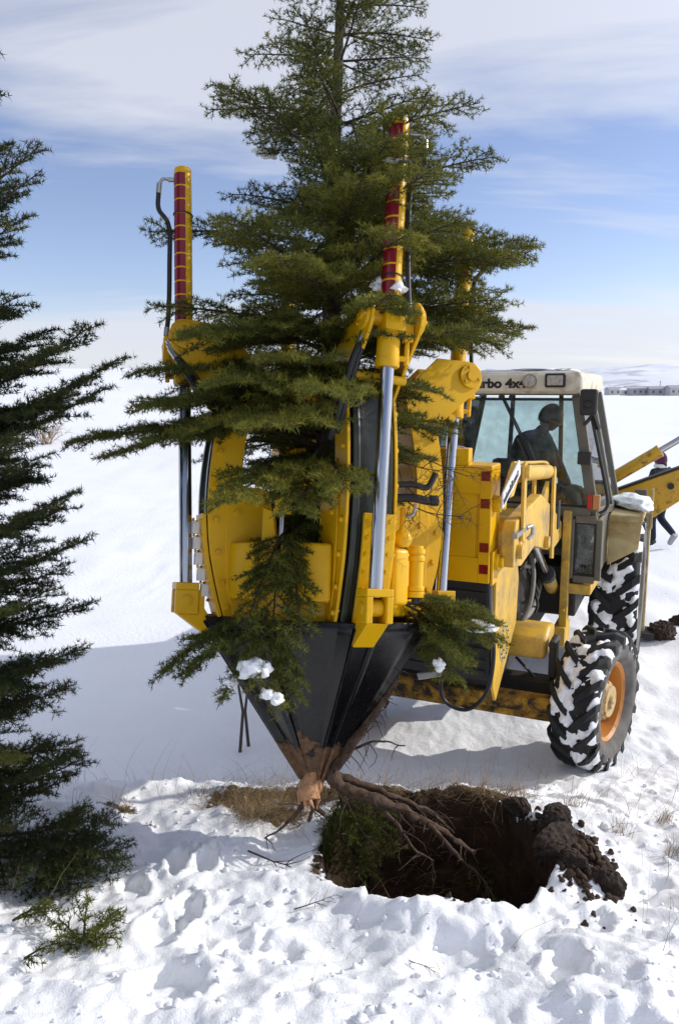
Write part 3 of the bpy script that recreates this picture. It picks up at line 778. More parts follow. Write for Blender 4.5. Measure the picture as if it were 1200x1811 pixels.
def make_wheel(name, cx, cy, cz, rad, wid, rimr, steer, nlug, side, seed):
    """side +1: the outer face looks to +x"""
    rg = random.Random(seed)
    root = bpy.data.objects.new(name, None); COL.objects.link(root); root.parent = trac
    root.matrix_local = Matrix.Translation((cx, cy, cz)) @ Matrix.Rotation(R(steer), 4, 'Z') @ Matrix.Rotation(0 if side > 0 else PI, 4, 'Z')
    hw = wid / 2; rc = rad - .035
    # carcass
    prof = [(-hw * .62, rimr), (-hw * .95, rimr + .05), (-hw, rimr + (rc - rimr) * .5), (-hw * .96, rc - .05), (-hw * .80, rc - .012), (-hw * .4, rc), (hw * .4, rc), (hw * .80, rc - .012),
            (hw * .96, rc - .05), (hw, rimr + (rc - rimr) * .5), (hw * .95, rimr + .05), (hw * .62, rimr)]
    tyre = MB().lathe((0, 0, 0), (1, 0, 0), prof, 72)
    # chevron lugs
    def surf(xx, rr, a): return V(xx, rr * math.sin(a), rr * math.cos(a))
    lugs = MB()
    for sgn in (-1, 1):
        for k in range(nlug):
            a0 = 2 * PI * (k + (.5 if sgn > 0 else 0)) / nlug
            sweep = .235 * .5 / rad
            path = [(0.02 * sgn, 0), (hw * .35 * sgn, sweep * .30), (hw * .72 * sgn, sweep * .9), (hw * 1.0 * sgn, sweep * 1.45)]
            wl_ = (.060 if rad < .6 else .078) / rad
            vs = []
            for i, (xx, da) in enumerate(path):
                a = a0 + da; rt = rad if i < 3 else rad - .035
                rb_ = rc - .02 if i < 3 else rc - .085
                ww = wl_ * (1.0 if i else .8)
                vs += [surf(xx, rb_, a - ww * .62), surf(xx, rt, a - ww * .46), surf(xx, rt, a + ww * .46), surf(xx, rb_, a + ww * .62)]
            fs = [(i * 4 + j, i * 4 + j + 1, (i + 1) * 4 + j + 1, (i + 1) * 4 + j) for i in range(3) for j in range(3)] + [(0, 1, 2, 3), (12, 13, 14, 15)]
            lugs.add(vs, fs)
    me_t = tyre.mesh('tyre', 'tyre_side', smooth=40)
    me_t.materials.append(M['tyre_rubber'])
    for p in me_t.polygons:
        if abs(p.center.x) < hw * .97 and math.hypot(p.center.y, p.center.z) > rc - .055: p.material_index = 1
    to = link('tyre', me_t, root)
    lugs.build('tread_lugs', 'tyre_rubber', to, bevel=.006)
    # snow packed between the lugs: broken shell just above the carcass
    na, nxs = 300, 34
    vs = []
    for i in range(na):
        a = 2 * PI * i / na
        for j in range(nxs):
            xx = hw * (-.99 + 1.98 * j / (nxs - 1)); edge = abs(j / (nxs - 1) - .5) * 2
            nv = mnoise.fractal(Vector((xx * 9 + seed, math.sin(a) * 7 * rad, math.cos(a) * 7 * rad)), 1, 2, 6)
            base = rc - .012 * max(0, min(1, (edge - .4) / .4)) - .055 * max(0, (edge - .80) / .20) ** 1.5
            vs.append(surf(xx, base + min(.030, .001 + .062 * nv), a))
    fs = [(i * nxs + j, ((i + 1) % na) * nxs + j, ((i + 1) % na) * nxs + j + 1, i * nxs + j + 1) for i in range(na) for j in range(nxs - 1)]
    MB().add(vs, fs).build('tread_snow', 'snow', to, smooth=80)
    # rim
    o = hw * .62
    prof = [(o + .012, rimr + .012), (o + .018, rimr), (o, rimr - .022), (o - .10, rimr - .035), (o - .125, rimr - .07), (o - .11, rimr * .62), (o - .05, rimr * .56), (o - .05, .0001)]
    rim = MB().lathe((0, 0, 0), (1, 0, 0), prof, 48)
    rim.lathe((0, 0, 0), (1, 0, 0), [(-o - .01, rimr + .01), (-o, rimr - .03), (-o + .1, rimr - .05), (-o + .12, .0001)], 32)
    rim = rim.build('rim', 'rim_orange', root, smooth=35)
    hb = MB().lathe((0, 0, 0), (1, 0, 0), [(o - .05, rimr * .50), (o - .02, rimr * .49), (o - .005, rimr * .42), (o + .01, rimr * .40), (o + .01, rimr * .2), (o + .03, rimr * .17), (o + .03, .0001)], 32)
    hb = hb.build('hub', 'hub_cream', root, smooth=35)
    for k in range(12):
        a = 2 * PI * k / 12
        bolt(hb, surf(o - .024, rimr * .455, a), (1, 0, 0), BOLT_TS)
    return root
make_wheel('wheel', .92, 0, .485, .50, .33, .275, -14, 17, 1, 3)
make_wheel('wheel', -.92, 0, .485, .50, .33, .275, -14, 17, -1, 5)
make_wheel('wheel', .88, 2.40, .72, .745, .43, .37, 0, 20, 1, 8)
make_wheel('wheel', -.88, 2.40, .72, .745, .43, .37, 0, 20, -1, 9)

# chassis, axle and beam
ch = MB().box((0, 1.35, .72), (.56, 3.3, .34)).build('chassis', 'dark_iron', trac, bevel=.01)
b = MB().bar((-.74, 0, .50), (.74, 0, .50), .16, .16).cyl((.66, 0, .36), (.66, 0, .66), .06).cyl((-.66, 0, .36), (-.66, 0, .66), .06)
b.build('front_axle', 'dark_iron', trac, bevel=.01)
MB().prism([(-.10, .74), (.22, .72), (.34, .90), (.10, .95), (-.06, .88)], X3, .28, .58).build('axle_housing', 'tractor_yellow', trac, bevel=.035, seg=4, smooth=50)
MB().box((.63, -.05, .76), (.05, .14, .26)).cyl((.63, -.13, .87), (.63, .05, .87), .03).build('steering_arm', 'dark_iron', trac, bevel=.006)
MB().bar((.35, .02, .70), (.66, -.05, .44), .02, .012).build('steering_rod', 'dark_iron', trac)
bm_ = MB().box((-.02, -.30, .50), (1.44, .14, .10)).box((-.02, -.28, .42), (1.40, .10, .07)).build('front_beam', 'rusty_yellow', trac, bevel=.012)
MB().bar((0, 2.40, .72), (.72, 2.40, .72), .2, .2).bar((0, 2.40, .72), (-.72, 2.40, .72), .2, .2).build('rear_axle', 'dark_iron', trac, bevel=.01)
# engine, bonnet, nose
MB().box((0, .12, 1.05), (.60, 1.55, .50)).build('engine_block', 'dark_iron', trac, bevel=.02)
MB().prism([(-.70, .80), (-.70, 1.46), (-.55, 1.54), (1.0, 1.62), (1.0, 1.30), (-.1, 1.28), (-.1, .80)], X3, -.345, -.33).build('nose_panel', 'tractor_yellow', trac, bevel=.004)
pn = MB().prism([(-.72, .72), (-.72, 1.46), (-.60, 1.54), (-.10, 1.55), (.02, 1.30), (-.02, .98), (-.20, .86), (-.62, .60)], X3, .33, .35).build('nose_panel', 'tractor_yellow', trac, bevel=.004)
BOLT_H = bolt_mesh('bolt', 0.006, 0.006, 'dark_iron')
hat = MB().lathe((.35, -.43, .95), (1, 0, 0), [(0, .088), (.005, .092), (.005, .128), (0, .132)], 36).build('hatch_ring', 'fender_cream', pn, smooth=40)
for k in range(12):
    a = 2 * PI * k / 12; bolt(pn, (.355, -.43 + .11 * math.cos(a), .95 + .11 * math.sin(a)), (1, 0, 0), BOLT_H)
MB().prism([(-.58, 1.50), (1.05, 1.60), (1.05, 1.66), (-.58, 1.56)], X3, -.35, .35).build('bonnet', 'tractor_yellow', trac, bevel=.015)
gl = MB().box((0, -.69, 1.12), (.64, .03, .72))
gl.build('radiator_grille', 'black_trim', trac, bevel=.01)
for k in range(9): MB().box((0, -.712, .82 + .075 * k), (.58, .012, .02)).build('grille_slat', 'black_trim', trac)
# loader arms
ARM = [(-1.00, 1.60), (-1.00, 1.80), (-.94, 1.87), (-.62, 1.90), (-.10, 1.93), (.45, 1.76), (.92, 1.58), (.94, 1.44), (.50, 1.42), (-.30, 1.60), (-.75, 1.56)]
for sg in (1, -1):
    arm = MB().prism(ARM, X3, sg * .43, sg * .51).build('loader_arm', 'tractor_yellow', trac, bevel=.010)
    for (yy, zz) in ((-.90, 1.68), (.10, 1.56)):
        MB().cyl((sg * .505, yy, zz), (sg * .545, yy, zz), .045, n=16).build('pivot_pin', 'tractor_yellow', arm, bevel=.004, smooth=40)
    # levers and levelling ram
    MB().prism([(-.86, 1.74), (-.80, 1.72), (-.80, 2.20), (-.84, 2.22), (-.88, 2.20)], X3, sg * .515, sg * .535).build('lever', 'tractor_yellow', trac, bevel=.004)
    MB().prism([(.30, 1.40), (.40, 1.38), (.36, 2.06), (.31, 2.09), (.27, 2.05)], X3, sg * .515, sg * .535).build('lever', 'tractor_yellow', trac, bevel=.004)
    MB().prism([(.12, 1.72), (.20, 1.72), (.20, 2.02), (.12, 2.02)], X3, sg * .40, sg * .42).build('lever', 'tractor_yellow', trac, bevel=.004)
    ram = MB().tube([(sg * .475, -.84, 2.14), (sg * .475, -.60, 2.125), (sg * .475, .22, 2.055), (sg * .475, .33, 2.045)], .052, 20).build('levelling_ram', 'tractor_yellow', trac, bevel=.004, smooth=40)
    MB().tube(spline([V(sg * .45, -.82, 2.205), V(sg * .46, -.3, 2.165), V(sg * .47, .25, 2.12), V(sg * .48, .33, 2.08)], 5), .011, 10).build('pipe', 'tractor_yellow', ram, smooth=60)
    MB().tube([(sg * .535, -.84, 2.16), (sg * .56, -.84, 2.16)], .042, 8).build('ram_pin', 'tractor_yellow', ram, bevel=.004)
    lr = MB().tube([(sg * .44, .70, 1.185), (sg * .44, .72, 1.17), (sg * .44, 1.55, .70)], [.062, .057, .055], 20).build('lift_ram', 'tractor_yellow', trac, bevel=.004, smooth=40)
    MB().tube([(sg * .44, .06, 1.55), (sg * .44, .72, 1.175)], .032, 18).build('rod', 'chrome', lr, smooth=40)
    MB().tube([(sg * .44, .67, 1.20), (sg * .44, .74, 1.16)], .068, 18).build('gland', 'dark_iron', lr, bevel=.004, smooth=40)
    post = MB().box((sg * .55, .99, 1.12), (.065, .14, 1.10)).box((sg * .53, 1.02, .62), (.10, .3, .16)).build('loader_tower', 'tractor_yellow', trac, bevel=.008)
    for zz in (1.52, 1.25, .84): bolt(post, (sg * .55, .915, zz), (0, -1, 0), BOLT_T)
MB().bar((-.43, -.30, 1.74), (.43, -.30, 1.74), .10, .10).build('cross_beam', 'tractor_yellow', trac, bevel=.01)
lk = MB().prism([(-1.36, 2.00), (-1.35, 2.085), (-.93, 2.235), (-.88, 2.15)], X3, .50, .512).build('link_bar', 'sticker', trac, bevel=.003)
MB().prism([(-1.10, 2.03), (-1.00, 2.03), (-.80, 2.17), (-.83, 2.21)], X3, .44, .498).build('tilt_link', 'tractor_yellow', trac, bevel=.004)
def text(name, body, size, mat, parent, matrix, align='LEFT', ext=.0008, bold=0.0, sx=1.0):
    cu = bpy.data.curves.new(name, 'FONT'); cu.body = body; cu.size = size; cu.extrude = ext; cu.align_x = align; cu.offset = bold
    cu.materials.append(M[mat])
    tmp = bpy.data.objects.new(name, cu); COL.objects.link(tmp)
    me = bpy.data.meshes.new_from_object(tmp.evaluated_get(bpy.context.evaluated_depsgraph_get()))
    bpy.data.objects.remove(tmp)
    return link(name, me, parent, matrix @ Matrix.Diagonal((sx, 1, 1, 1)))
sl = math.atan2(.150, .45)
text('lettering', 'muhendislik.com.tr', .066, 'lettering', lk, Matrix.Translation((.5135, -1.345, 2.022)) @ Matrix.Rotation(sl, 4, 'X') @ Matrix(((0, 0, 1, 0), (1, 0, 0, 0), (0, 1, 0, 0), (0, 0, 0, 1))), bold=.0015, sx=.80)
MB().bar((.52, -1.05, 1.80), (.52, -.72, 1.80), .03, .03).tube(spline([V(.53, -.74, 1.80), V(.55, -.66, 1.80), V(.55, -.65, 1.75), V(.53, -.68, 1.72)], 5), .013, 10).build('grease_pipe', 'steel', trac, smooth=60)
MB().prism([(.42, 1.50), (.84, 1.56), (.84, 1.92), (.60, 1.82), (.42, 1.86)], X3, .38, .41).build('side_cover', 'tractor_yellow', trac, bevel=.006)
vent = MB().box((.54, .52, 1.70), (.012, .10, .22)).build('side_vent', 'black_trim', trac, bevel=.01)
# hoses beside the engine
for pts, r_, mt in (([(.33, .15, .98), (.36, .30, .93), (.37, .55, .95), (.36, .80, 1.0), (.36, .95, 1.10)], .024, 'old_hose'), ([(.34, .10, .88), (.40, .22, 1.05), (.40, .34, 1.25), (.36, .40, 1.4)], .018, 'old_hose'),
                    ([(.36, .42, 1.2), (.41, .50, 1.0), (.38, .62, .88)], .012, 'hose'), ([(.36, .30, 1.3), (.42, .42, 1.12), (.38, .70, 1.0)], .010, 'hose'), ([(.33, .25, 1.34), (.37, .40, 1.30), (.36, .55, 1.33)], .02, 'old_hose')):
    MB().tube(spline(pts, 6), r_, 10).build('hose', mt, trac, smooth=60)
# hose looping down in front of the nose
MB().tube(spline([V(.36, -1.0, 1.52), V(.37, -.98, 1.30), V(.40, -.96, 1.05), V(.37, -.98, .80), V(.26, -1.02, .68), V(.12, -1.04, .72), V(.10, -1.04, .86), V(.20, -1.02, .98), V(.30, -1.0, 1.04)], 8), .013, 10).build('hose', 'hose', trac, smooth=60)
MB().tube(spline([V(.38, -1.0, 1.53), V(.375, -.96, 1.35), V(.39, -.94, 1.15)], 6), .008, 8).build('hose', 'old_hose', trac, smooth=60)
MB().bar((-.10, -.90, .80), (.06, -.90, .85), .035, .045).build('coupling', 'steel', trac, bevel=.006)

# cab
FB = [(-.74, 1.02, 1.66), (.74, 1.02, 1.66)]; FT = [(-.55, 1.20, 2.60), (.55, 1.20, 2.60)]
MBm = [(-.80, 1.90, 1.58), (.80, 1.90, 1.58)]; MT = [(-.58, 1.90, 2.62), (.58, 1.90, 2.62)]
RB = [(-.78, 2.66, 1.58), (.78, 2.66, 1.58)]; RT = [(-.57, 2.60, 2.62), (.57, 2.60, 2.62)]
cab = MB()
cab.box((0, 1.85, 1.30), (1.30, 1.60, .06))                              # floor
cabo = cab.build('cab_floor', 'cab_grey', trac, bevel=.005)
for i in (0, 1):
    MB().bar(FB[i], FT[i], .085, .07, up=(0, 1, 0)).build('front_post', 'cab_grey', trac, bevel=.012)
    MB().bar(MBm[i], MT[i], .06, .06, up=(0, 1, 0)).build('door_post', 'cab_grey', trac, bevel=.01)
    MB().bar(RB[i], RT[i], .07, .06, up=(0, 1, 0)).build('rear_post', 'cab_grey', trac, bevel=.01)
    MB().bar(FB[i], MBm[i], .05, .07).bar(MBm[i], RB[i], .05, .07).build('waist_rail', 'cab_grey', trac, bevel=.008)
    sg = -1 if i == 0 else 1
    # door and side panes
    def pane(name, pts, mat, th=.006):
        p = [Vector(q) for q in pts]; nrm = (p[1] - p[0]).cross(p[2] - p[0]).normalized() * th / 2
        return MB().add([q + nrm for q in p] + [q - nrm for q in p], [(0, 1, 2, 3), (7, 6, 5, 4), (0, 4, 5, 1), (1, 5, 6, 2), (2, 6, 7, 3), (3, 7, 4, 0)]).build(name, mat, trac)
    pane('door_pane', [(sg * .745, 1.08, 1.70), (sg * .795, 1.86, 1.63), (sg * .583, 1.87, 2.58), (sg * .556, 1.25, 2.57)], 'clear_glass')
    pane('side_pane', [(sg * .797, 1.94, 1.62), (sg * .78, 2.62, 1.62), (sg * .572, 2.57, 2.58), (sg * .583, 1.93, 2.58)], 'clear_glass')
    MB().prism([(1.03, 1.12), (1.75, 1.12), (1.90, 1.56), (1.03, 1.60)], X3, sg * .80, sg * .775).build('door_panel', 'cab_grey', trac, bevel=.006)
    # grab rail on the front post
    MB().tube(spline([V(sg * .60, 1.10, 2.48), V(sg * .67, 1.08, 2.46), V(sg * .70, 1.10, 2.36), V(sg * .83, 1.12, 1.80), V(sg * .83, 1.12, 1.68), V(sg * .78, 1.10, 1.64)], 5), .014, 10).build('grab_rail', 'black_trim', trac, smooth=60)
MB().bar((-.72, 1.02, 1.655), (.72, 1.02, 1.655), .07, .08).build('scuttle', 'cab_grey', trac, bevel=.01)
MB().bar((-.72, 2.66, 1.60), (.72, 2.66, 1.60), .06, .08).build('rear_rail', 'cab_grey', trac, bevel=.008)
MB().bar((-.30, 2.64, 1.62), (-.26, 2.60, 2.60), .04, .05, up=(0, 1, 0)).bar((.24, 2.64, 1.62), (.22, 2.60, 2.60), .04, .05, up=(0, 1, 0)).build('rear_mullion', 'cab_grey', trac, bevel=.006)
pane('windscreen', [(-.70, 1.035, 1.70), (.70, 1.035, 1.70), (.525, 1.195, 2.56), (-.525, 1.195, 2.56)], 'glass')
b = MB()
gk = [V(-.705, 1.027, 1.70), V(.705, 1.027, 1.70), V(.528, 1.187, 2.565), V(-.528, 1.187, 2.565)]
for i in range(4): b.bar(gk[i], gk[(i + 1) % 4], .022, .022, up=(0, 1, 0.1))
b.build('windscreen_seal', 'black_trim', trac, bevel=.004)
pane('rear_pane', [(-.74, 2.66, 1.64), (.74, 2.66, 1.64), (.55, 2.61, 2.58), (-.55, 2.61, 2.58)], 'clear_glass')
# lower front corner windows
for sg in (1, -1):
    b = MB()
    x0, x1, z0, z1 = .585, .80, 1.10, 1.60
    b.box((sg * x0, 1.0, (z0 + z1) / 2), (.045, .06, z1 - z0)).box((sg * x1, 1.0, (z0 + z1) / 2), (.05, .06, z1 - z0))
    b.box((sg * (x0 + x1) / 2, 1.0, z0), (x1 - x0 - .046, .06, .06)).box((sg * (x0 + x1) / 2, 1.0, z1), (x1 - x0 - .046, .06, .06))
    lw = b.build('corner_frame', 'cab_grey', trac, bevel=.008)
    MB().box((sg * (x0 + x1) / 2, 1.0, (z0 + z1) / 2), (x1 - x0 - .04, .008, z1 - z0 - .05)).build('corner_pane', 'dirty_glass', trac)
    s_ = MB()
    for zz in (z0 + .036, z1 - .036): s_.box((sg * (x0 + x1) / 2, .992, zz), (x1 - x0 - .05, .02, .014))
    for xx in (x0 + .03, x1 - .032): s_.box((sg * xx, .992, (z0 + z1) / 2), (.014, .02, z1 - z0 - .09))
    s_.build('corner_seal', 'black_trim', lw, bevel=.003)
MB().box((0, 1.03, 1.48), (1.12, .05, .28)).build('dash_panel', 'black_trim', trac, bevel=.01)
# roof
roof = MB().box((0, 1.93, 2.70), (1.20, 1.66, .19)).build('cab_roof', 'roof_cream', trac, bevel=.055, seg=4, smooth=50)
MB().box((0, 1.112, 2.70), (1.06, .03, .145)).build('roof_fascia', 'roof_cream', roof, bevel=.012)
MB().box((0, 1.93, 2.608), (1.16, 1.60, .02)).build('roof_gutter', 'cab_grey', roof, bevel=.004)
text('lettering', 'Turbo 4x4', .105, 'lettering', roof, Matrix.Translation((-.35, 1.094, 2.662)) @ Matrix.Rotation(PI / 2, 4, 'X'), bold=.0045, sx=1.10)
for xx in (.385, -.385):
    lamp = MB().box((xx, 1.10, 2.72), (.165, .05, .115)).build('work_lamp', 'black_trim', roof, bevel=.012)
    MB().box((xx, 1.073, 2.72), (.125, .012, .080)).build('lamp_lens', 'lamp_lens', lamp, bevel=.008)
lp = MB().lathe((.185, 1.085, 2.715), (0, -1, 0), [(-.02, .0001), (-.02, .045), (.03, .060), (.038, .060), (.038, .052), (.030, .0001)], 24).build('round_lamp', 'steel', roof, smooth=35)
MB().lathe((.185, 1.05, 2.715), (0, -1, 0), [(0, .05), (.012, .035), (.016, .0001)], 20).build('lamp_lens', 'lamp_lens', lp, smooth=60)
# mirror, indicator lamps, wipers
mir = MB().box((.665, 1.02, 2.545), (.135, .06, .21)).build('mirror', 'black_trim', trac, bevel=.022, seg=3)
MB().cyl((.66, 1.0, 2.53), (.66, .965, 2.53), .035, .025, n=14).build('mirror_knuckle', 'black_trim', mir, bevel=.004)
MB().bar((.70, 1.04, 2.45), (.63, 1.10, 2.36), .03, .02).bar((.70, 1.05, 2.45), (.74, 1.10, 2.33), .035, .03).build('mirror_arm', 'black_trim', mir, bevel=.004)
MB().box((.655, 1.0, 2.10), (.105, .06, .105)).build('side_lamp', 'black_trim', trac, bevel=.008)
ind = MB().box((.765, 1.0, 1.745), (.055, .07, .12)).build('indicator', 'amber_lens', trac, bevel=.006)
MB().box((.715, .998, 1.745), (.04, .072, .12)).build('indicator_lens', 'red_lens', ind, bevel=.006)
for (p, q) in (((-.06, 1.155, 2.575), (.27, 1.035, 1.99)), ((-.04, 1.15, 2.57), (.20, 1.06, 2.15))):
    w = MB().bar(p, q, .012, .01).build('wiper_arm', 'black_trim', trac)
MB().bar((.10, 1.075, 2.24), (.36, 1.005, 1.72), .014, .018).build('wiper_blade', 'black_trim', trac)
MB().cyl((-.06, 1.10, 2.585), (-.06, 1.17, 2.585), .02).cyl((.02, 1.10, 2.585), (.02, 1.17, 2.585), .014).build('wiper_hub', 'black_trim', trac)
# seat and steering wheel
MB().box((.02, 2.10, 1.52), (.46, .46, .14)).build('seat', 'seat_black', trac, bevel=.03)
MB().box((-.14, 2.10, 1.78), (.40, .14, .40)).build('seat_back', 'seat_black', trac, bevel=.04)
b = MB(); b.tube([V(-.02 + .17 * math.cos(a), 1.42 + .15 * math.sin(a), 1.84 + .06 * math.sin(a)) for a in np.linspace(0, 2 * PI, 28)], .013, 8)
b.cyl((-.02, 1.42, 1.84), (-.02, 1.28, 1.5), .02); b.bar((-.18, 1.42, 1.84), (.14, 1.42, 1.84), .02, .015)
b.build('steering_wheel', 'black_trim', trac, smooth=50)
# fenders over the rear wheels
for sg in (1, -1):
    f_ = MB().prism([(1.60, 1.50), (1.66, 1.555), (3.0, 1.555), (3.12, 1.45), (3.12, 1.30), (3.08, 1.30), (3.06, 1.44), (2.98, 1.51), (1.70, 1.51)], X3, sg * .815, sg * 1.10)
    f_.build('fender', 'fender_cream', trac, bevel=.012)
    MB().prism([(.818, 1.10), (1.07, 1.26), (1.09, 1.51), (.818, 1.51)], lambda u, v, t: (sg * u, t, v), 1.63, 1.655).build('fender_front', 'fender_cream', trac, bevel=.006)
    MB().prism([(1.66, 1.12), (1.66, 1.50), (2.2, 1.50), (1.76, 1.30)], X3, sg * .80, sg * .813).build('fender_side', 'fender_cream', trac, bevel=.004)
    MB().box((sg * 1.085, 3.16, .80), (.05, .16, 1.45)).box((sg * 1.11, 3.10, 1.42), (.03, .06, .42)).build('stabiliser', 'fender_cream', trac, bevel=.008)
    MB().box((sg * 1.085, 3.16, .07), (.26, .3, .06)).build('stabiliser_foot', 'dark_iron', trac, bevel=.01)
MB().bar((.66, .95, 1.02), (.66, 1.62, .98), .20, .08).build('cab_step', 'tractor_yellow', trac, bevel=.01)
MB().box((.42, 1.45, .98), (.44, .9, .42)).build('fuel_tank', 'dark_iron', trac, bevel=.02)
# backhoe, swung to the side
MB().box((0, 3.20, .82), (2.0, .16, .34)).build('hoe_frame', 'boom_yellow', trac, bevel=.012)
MB().box((.25, 3.45, 1.10), (.32, .42, .86)).build('king_post', 'boom_yellow', trac, bevel=.03)
BOOM = [(.30, 1.08), (.42, 1.38), (.72, 1.52), (1.34, 1.79), (2.05, 2.02), (2.15, 1.92), (1.36, 1.43), (1.05, 1.19), (.62, .98)]
boom = MB().prism(BOOM, lambda u, v, t: (u, t, v), 3.70, 3.86).build('boom', 'boom_yellow', trac, bevel=.012)
MB().prism([(.62, 1.20), (.66, 1.42), (.98, 1.49), (1.12, 1.33), (1.02, 1.22)], lambda u, v, t: (u, t, v), 3.697, 3.691).build('boom_marking', 'black_trim', boom)
MB().prism([(.42, 1.383), (.72, 1.523), (1.34, 1.793), (2.05, 2.023), (2.05, 2.038), (1.33, 1.812), (.71, 1.542), (.42, 1.402)], lambda u, v, t: (u, t, v), 3.69, 3.87).build('boom_top_plate', 'dark_iron', boom)
MB().cyl((1.27, 3.66, 1.60), (1.27, 3.90, 1.60), .035).build('boom_pin', 'dark_iron', boom, bevel=.003)
hr = MB().tube([(.45, 3.76, 1.50), (.50, 3.76, 1.545), (1.10, 3.76, 1.955), (1.14, 3.76, 1.982)], [.062, .068, .068, .074], 20).build('hoe_ram', 'boom_yellow', trac, bevel=.004, smooth=40)
MB().tube([(1.12, 3.76, 1.968), (1.55, 3.76, 2.262)], .035, 18).build('rod', 'chrome', hr, smooth=40)
MB().tube([(1.36, 3.76, 2.14), (1.50, 3.76, 2.22)], .075, 8).build('ram_eye', 'boom_yellow', hr, bevel=.005)
MB().box((1.0, 3.0, 1.58), (.12, .05, .10)).build('rear_lamp', 'cab_grey', trac, bevel=.012)

# ------------------------------------------------------------------ conifers
UP = np.array([0, 0, 1.0])
def nrm(v): return v / max(np.linalg.norm(v), 1e-9)
class Foliage:
    """twigs: start, direction, length, sag vector, radii, tint, leafy from"""
    def __init__(self, seed): self.t = []; self.rng = np.random.default_rng(seed)
    def twig(self, p, d, L, sag, r0, r1, tint, leaf0): self.t.append((*p, *d, L, *sag, r0, r1, tint, leaf0))
    def branch(self, p0, p1, rise=0.10, tint=0.4, width=1.0, bare=0.18, r0=None, dens=1.0):
        g = self.rng
        p0 = np.asarray(p0, float); p1 = np.asarray(p1, float)
        D = p1 - p0; L = np.linalg.norm(D)
        if L < .05: return
        r0 = r0 or (.004 + .011 * L)
        lat0 = nrm(np.cross(D / L, UP)); wob = g.normal(0, .035) * L
        def pos(s): return p0 + D * s + UP * (rise * L * 4 * s * (1 - s)) + lat0 * wob * math.sin(s * 5.0)
        n = max(4, int(L / .10)); ss = np.linspace(0, 1, n + 1)
        P = [pos(s) for s in ss]
        for i in range(n):
            d = P[i + 1] - P[i]; l = np.linalg.norm(d)
            ra = r0 * (1 - .82 * ss[i]); rb = r0 * (1 - .82 * ss[i + 1])
            self.twig(P[i], d / l, l, (0, 0, 0), ra, rb, tint, 0.0 if ss[i] >= bare * 1.6 else 2.0)
        step = .030 / dens / L; s = bare + g.uniform(0, step); side = 1 if g.random() < .5 else -1
        while s < .99:
            T = nrm(pos(min(s + .02, 1)) - pos(s - .02)); lat = nrm(np.cross(T, UP))
            l = width * (L * (.42 * (1 - s) ** .70 + .05) + .04) * g.uniform(.55, 1.2)
            l = min(max(l, .05), .44)
            d = nrm(T * g.uniform(.55, .95) + lat * side * g.uniform(.55, .95) + UP * g.normal(.04, .11))
            sg = np.array([0, 0, -l * g.uniform(.02, .22)])
            tt = np.clip(tint + g.normal(0, .13) + .10 * s, 0, 1)
            p = pos(s)
            self.twig(p, d, l, sg, .0018 + .006 * l, .0009, tt, 0.08)
            if l > .075:
                s2 = .18; sd2 = side
                while s2 < .95:
                    q = p + d * l * s2 + sg * s2 * s2
                    lat2 = nrm(np.cross(d, UP))
                    l2 = (.42 * l * (1 - s2) + .025) * g.uniform(.6, 1.25)
                    d2 = nrm(d * g.uniform(.6, 1.0) + lat2 * sd2 * g.uniform(.5, .9) + UP * g.normal(.08, .17))
                    self.twig(q, d2, l2, (0, 0, -l2 * .08), .0016, .0008, np.clip(tt + g.normal(0, .06), 0, 1), 0.0)
                    sd2 = -sd2; s2 += .025 / l / dens * g.uniform(.8, 1.2)
            side = -side; s += step * g.uniform(.75, 1.25)
    def build(self, parent, leafmat, woodmat='twig', spacing=.0165, K=6, nlen=.027, nw=.0041, crown='crown', wood='branches'):
        A = np.array(self.t, dtype=float); g = self.rng
        P, D, L, S, r0, r1, tint, leaf0 = A[:, 0:3], A[:, 3:6], A[:, 6], A[:, 7:10], A[:, 10], A[:, 11], A[:, 12], A[:, 13]
        # wood: three-sided tapered tubes; the thinnest shoots are all needles
        full = A; A = A[A[:, 10] > .0017]
        P, D, L, S, r0, r1 = A[:, 0:3], A[:, 3:6], A[:, 6], A[:, 7:10], A[:, 10], A[:, 11]
        ns, nsd = 3, 3
        ref = np.cross(D, np.where(np.abs(D[:, 2:3]) > .9, np.array([[1., 0, 0]]), np.array([[0, 0, 1.]])))
        ref /= np.linalg.norm(ref, axis=1, keepdims=True); bi = np.cross(D, ref)
        vs = []
        for i in range(ns):
            s = i / (ns - 1); c = P + D * (L * s)[:, None] + S * s * s; rr = (r0 + (r1 - r0) * s)[:, None]
            for j in range(nsd):
                a = 2 * PI * j / nsd
                vs.append(c + (ref * math.cos(a) + bi * math.sin(a)) * rr)
        Vw = np.stack(vs, 1).reshape(-1, 3)
        base = np.arange(len(A))[:, None, None] * (ns * nsd)
        q = np.array([[i * nsd + j, i * nsd + (j + 1) % nsd, (i + 1) * nsd + (j + 1) % nsd, (i + 1) * nsd + j] for i in range(ns - 1) for j in range(nsd)])
        Fw = (base + q[None]).reshape(-1, 4)
        wo = link(wood, np_mesh(wood, Vw, Fw, woodmat, smooth=True), parent)
        # needle rosettes
        A = full
        P, D, L, S = A[:, 0:3], A[:, 3:6], A[:, 6], A[:, 7:10]
        ok = leaf0 < 1
        n = np.where(ok, np.ceil(L * (1 - np.minimum(leaf0, 1)) / spacing), 0).astype(int)
        ti = np.repeat(np.arange(len(A)), n)
        k = np.arange(len(ti)) - np.repeat(np.cumsum(n) - n, n)
        s = leaf0[ti] + (1 - leaf0[ti]) * (k + g.random(len(ti))) / np.maximum(n[ti], 1)
        c = P[ti] + D[ti] * (L[ti] * s)[:, None] + S[ti] * (s * s)[:, None]
        T = D[ti]
        cN = np.repeat(c, K, 0); TN = np.repeat(T, K, 0); tN = np.repeat(tint[ti], K)
        u = g.normal(size=cN.shape); u /= np.linalg.norm(u, axis=1, keepdims=True)
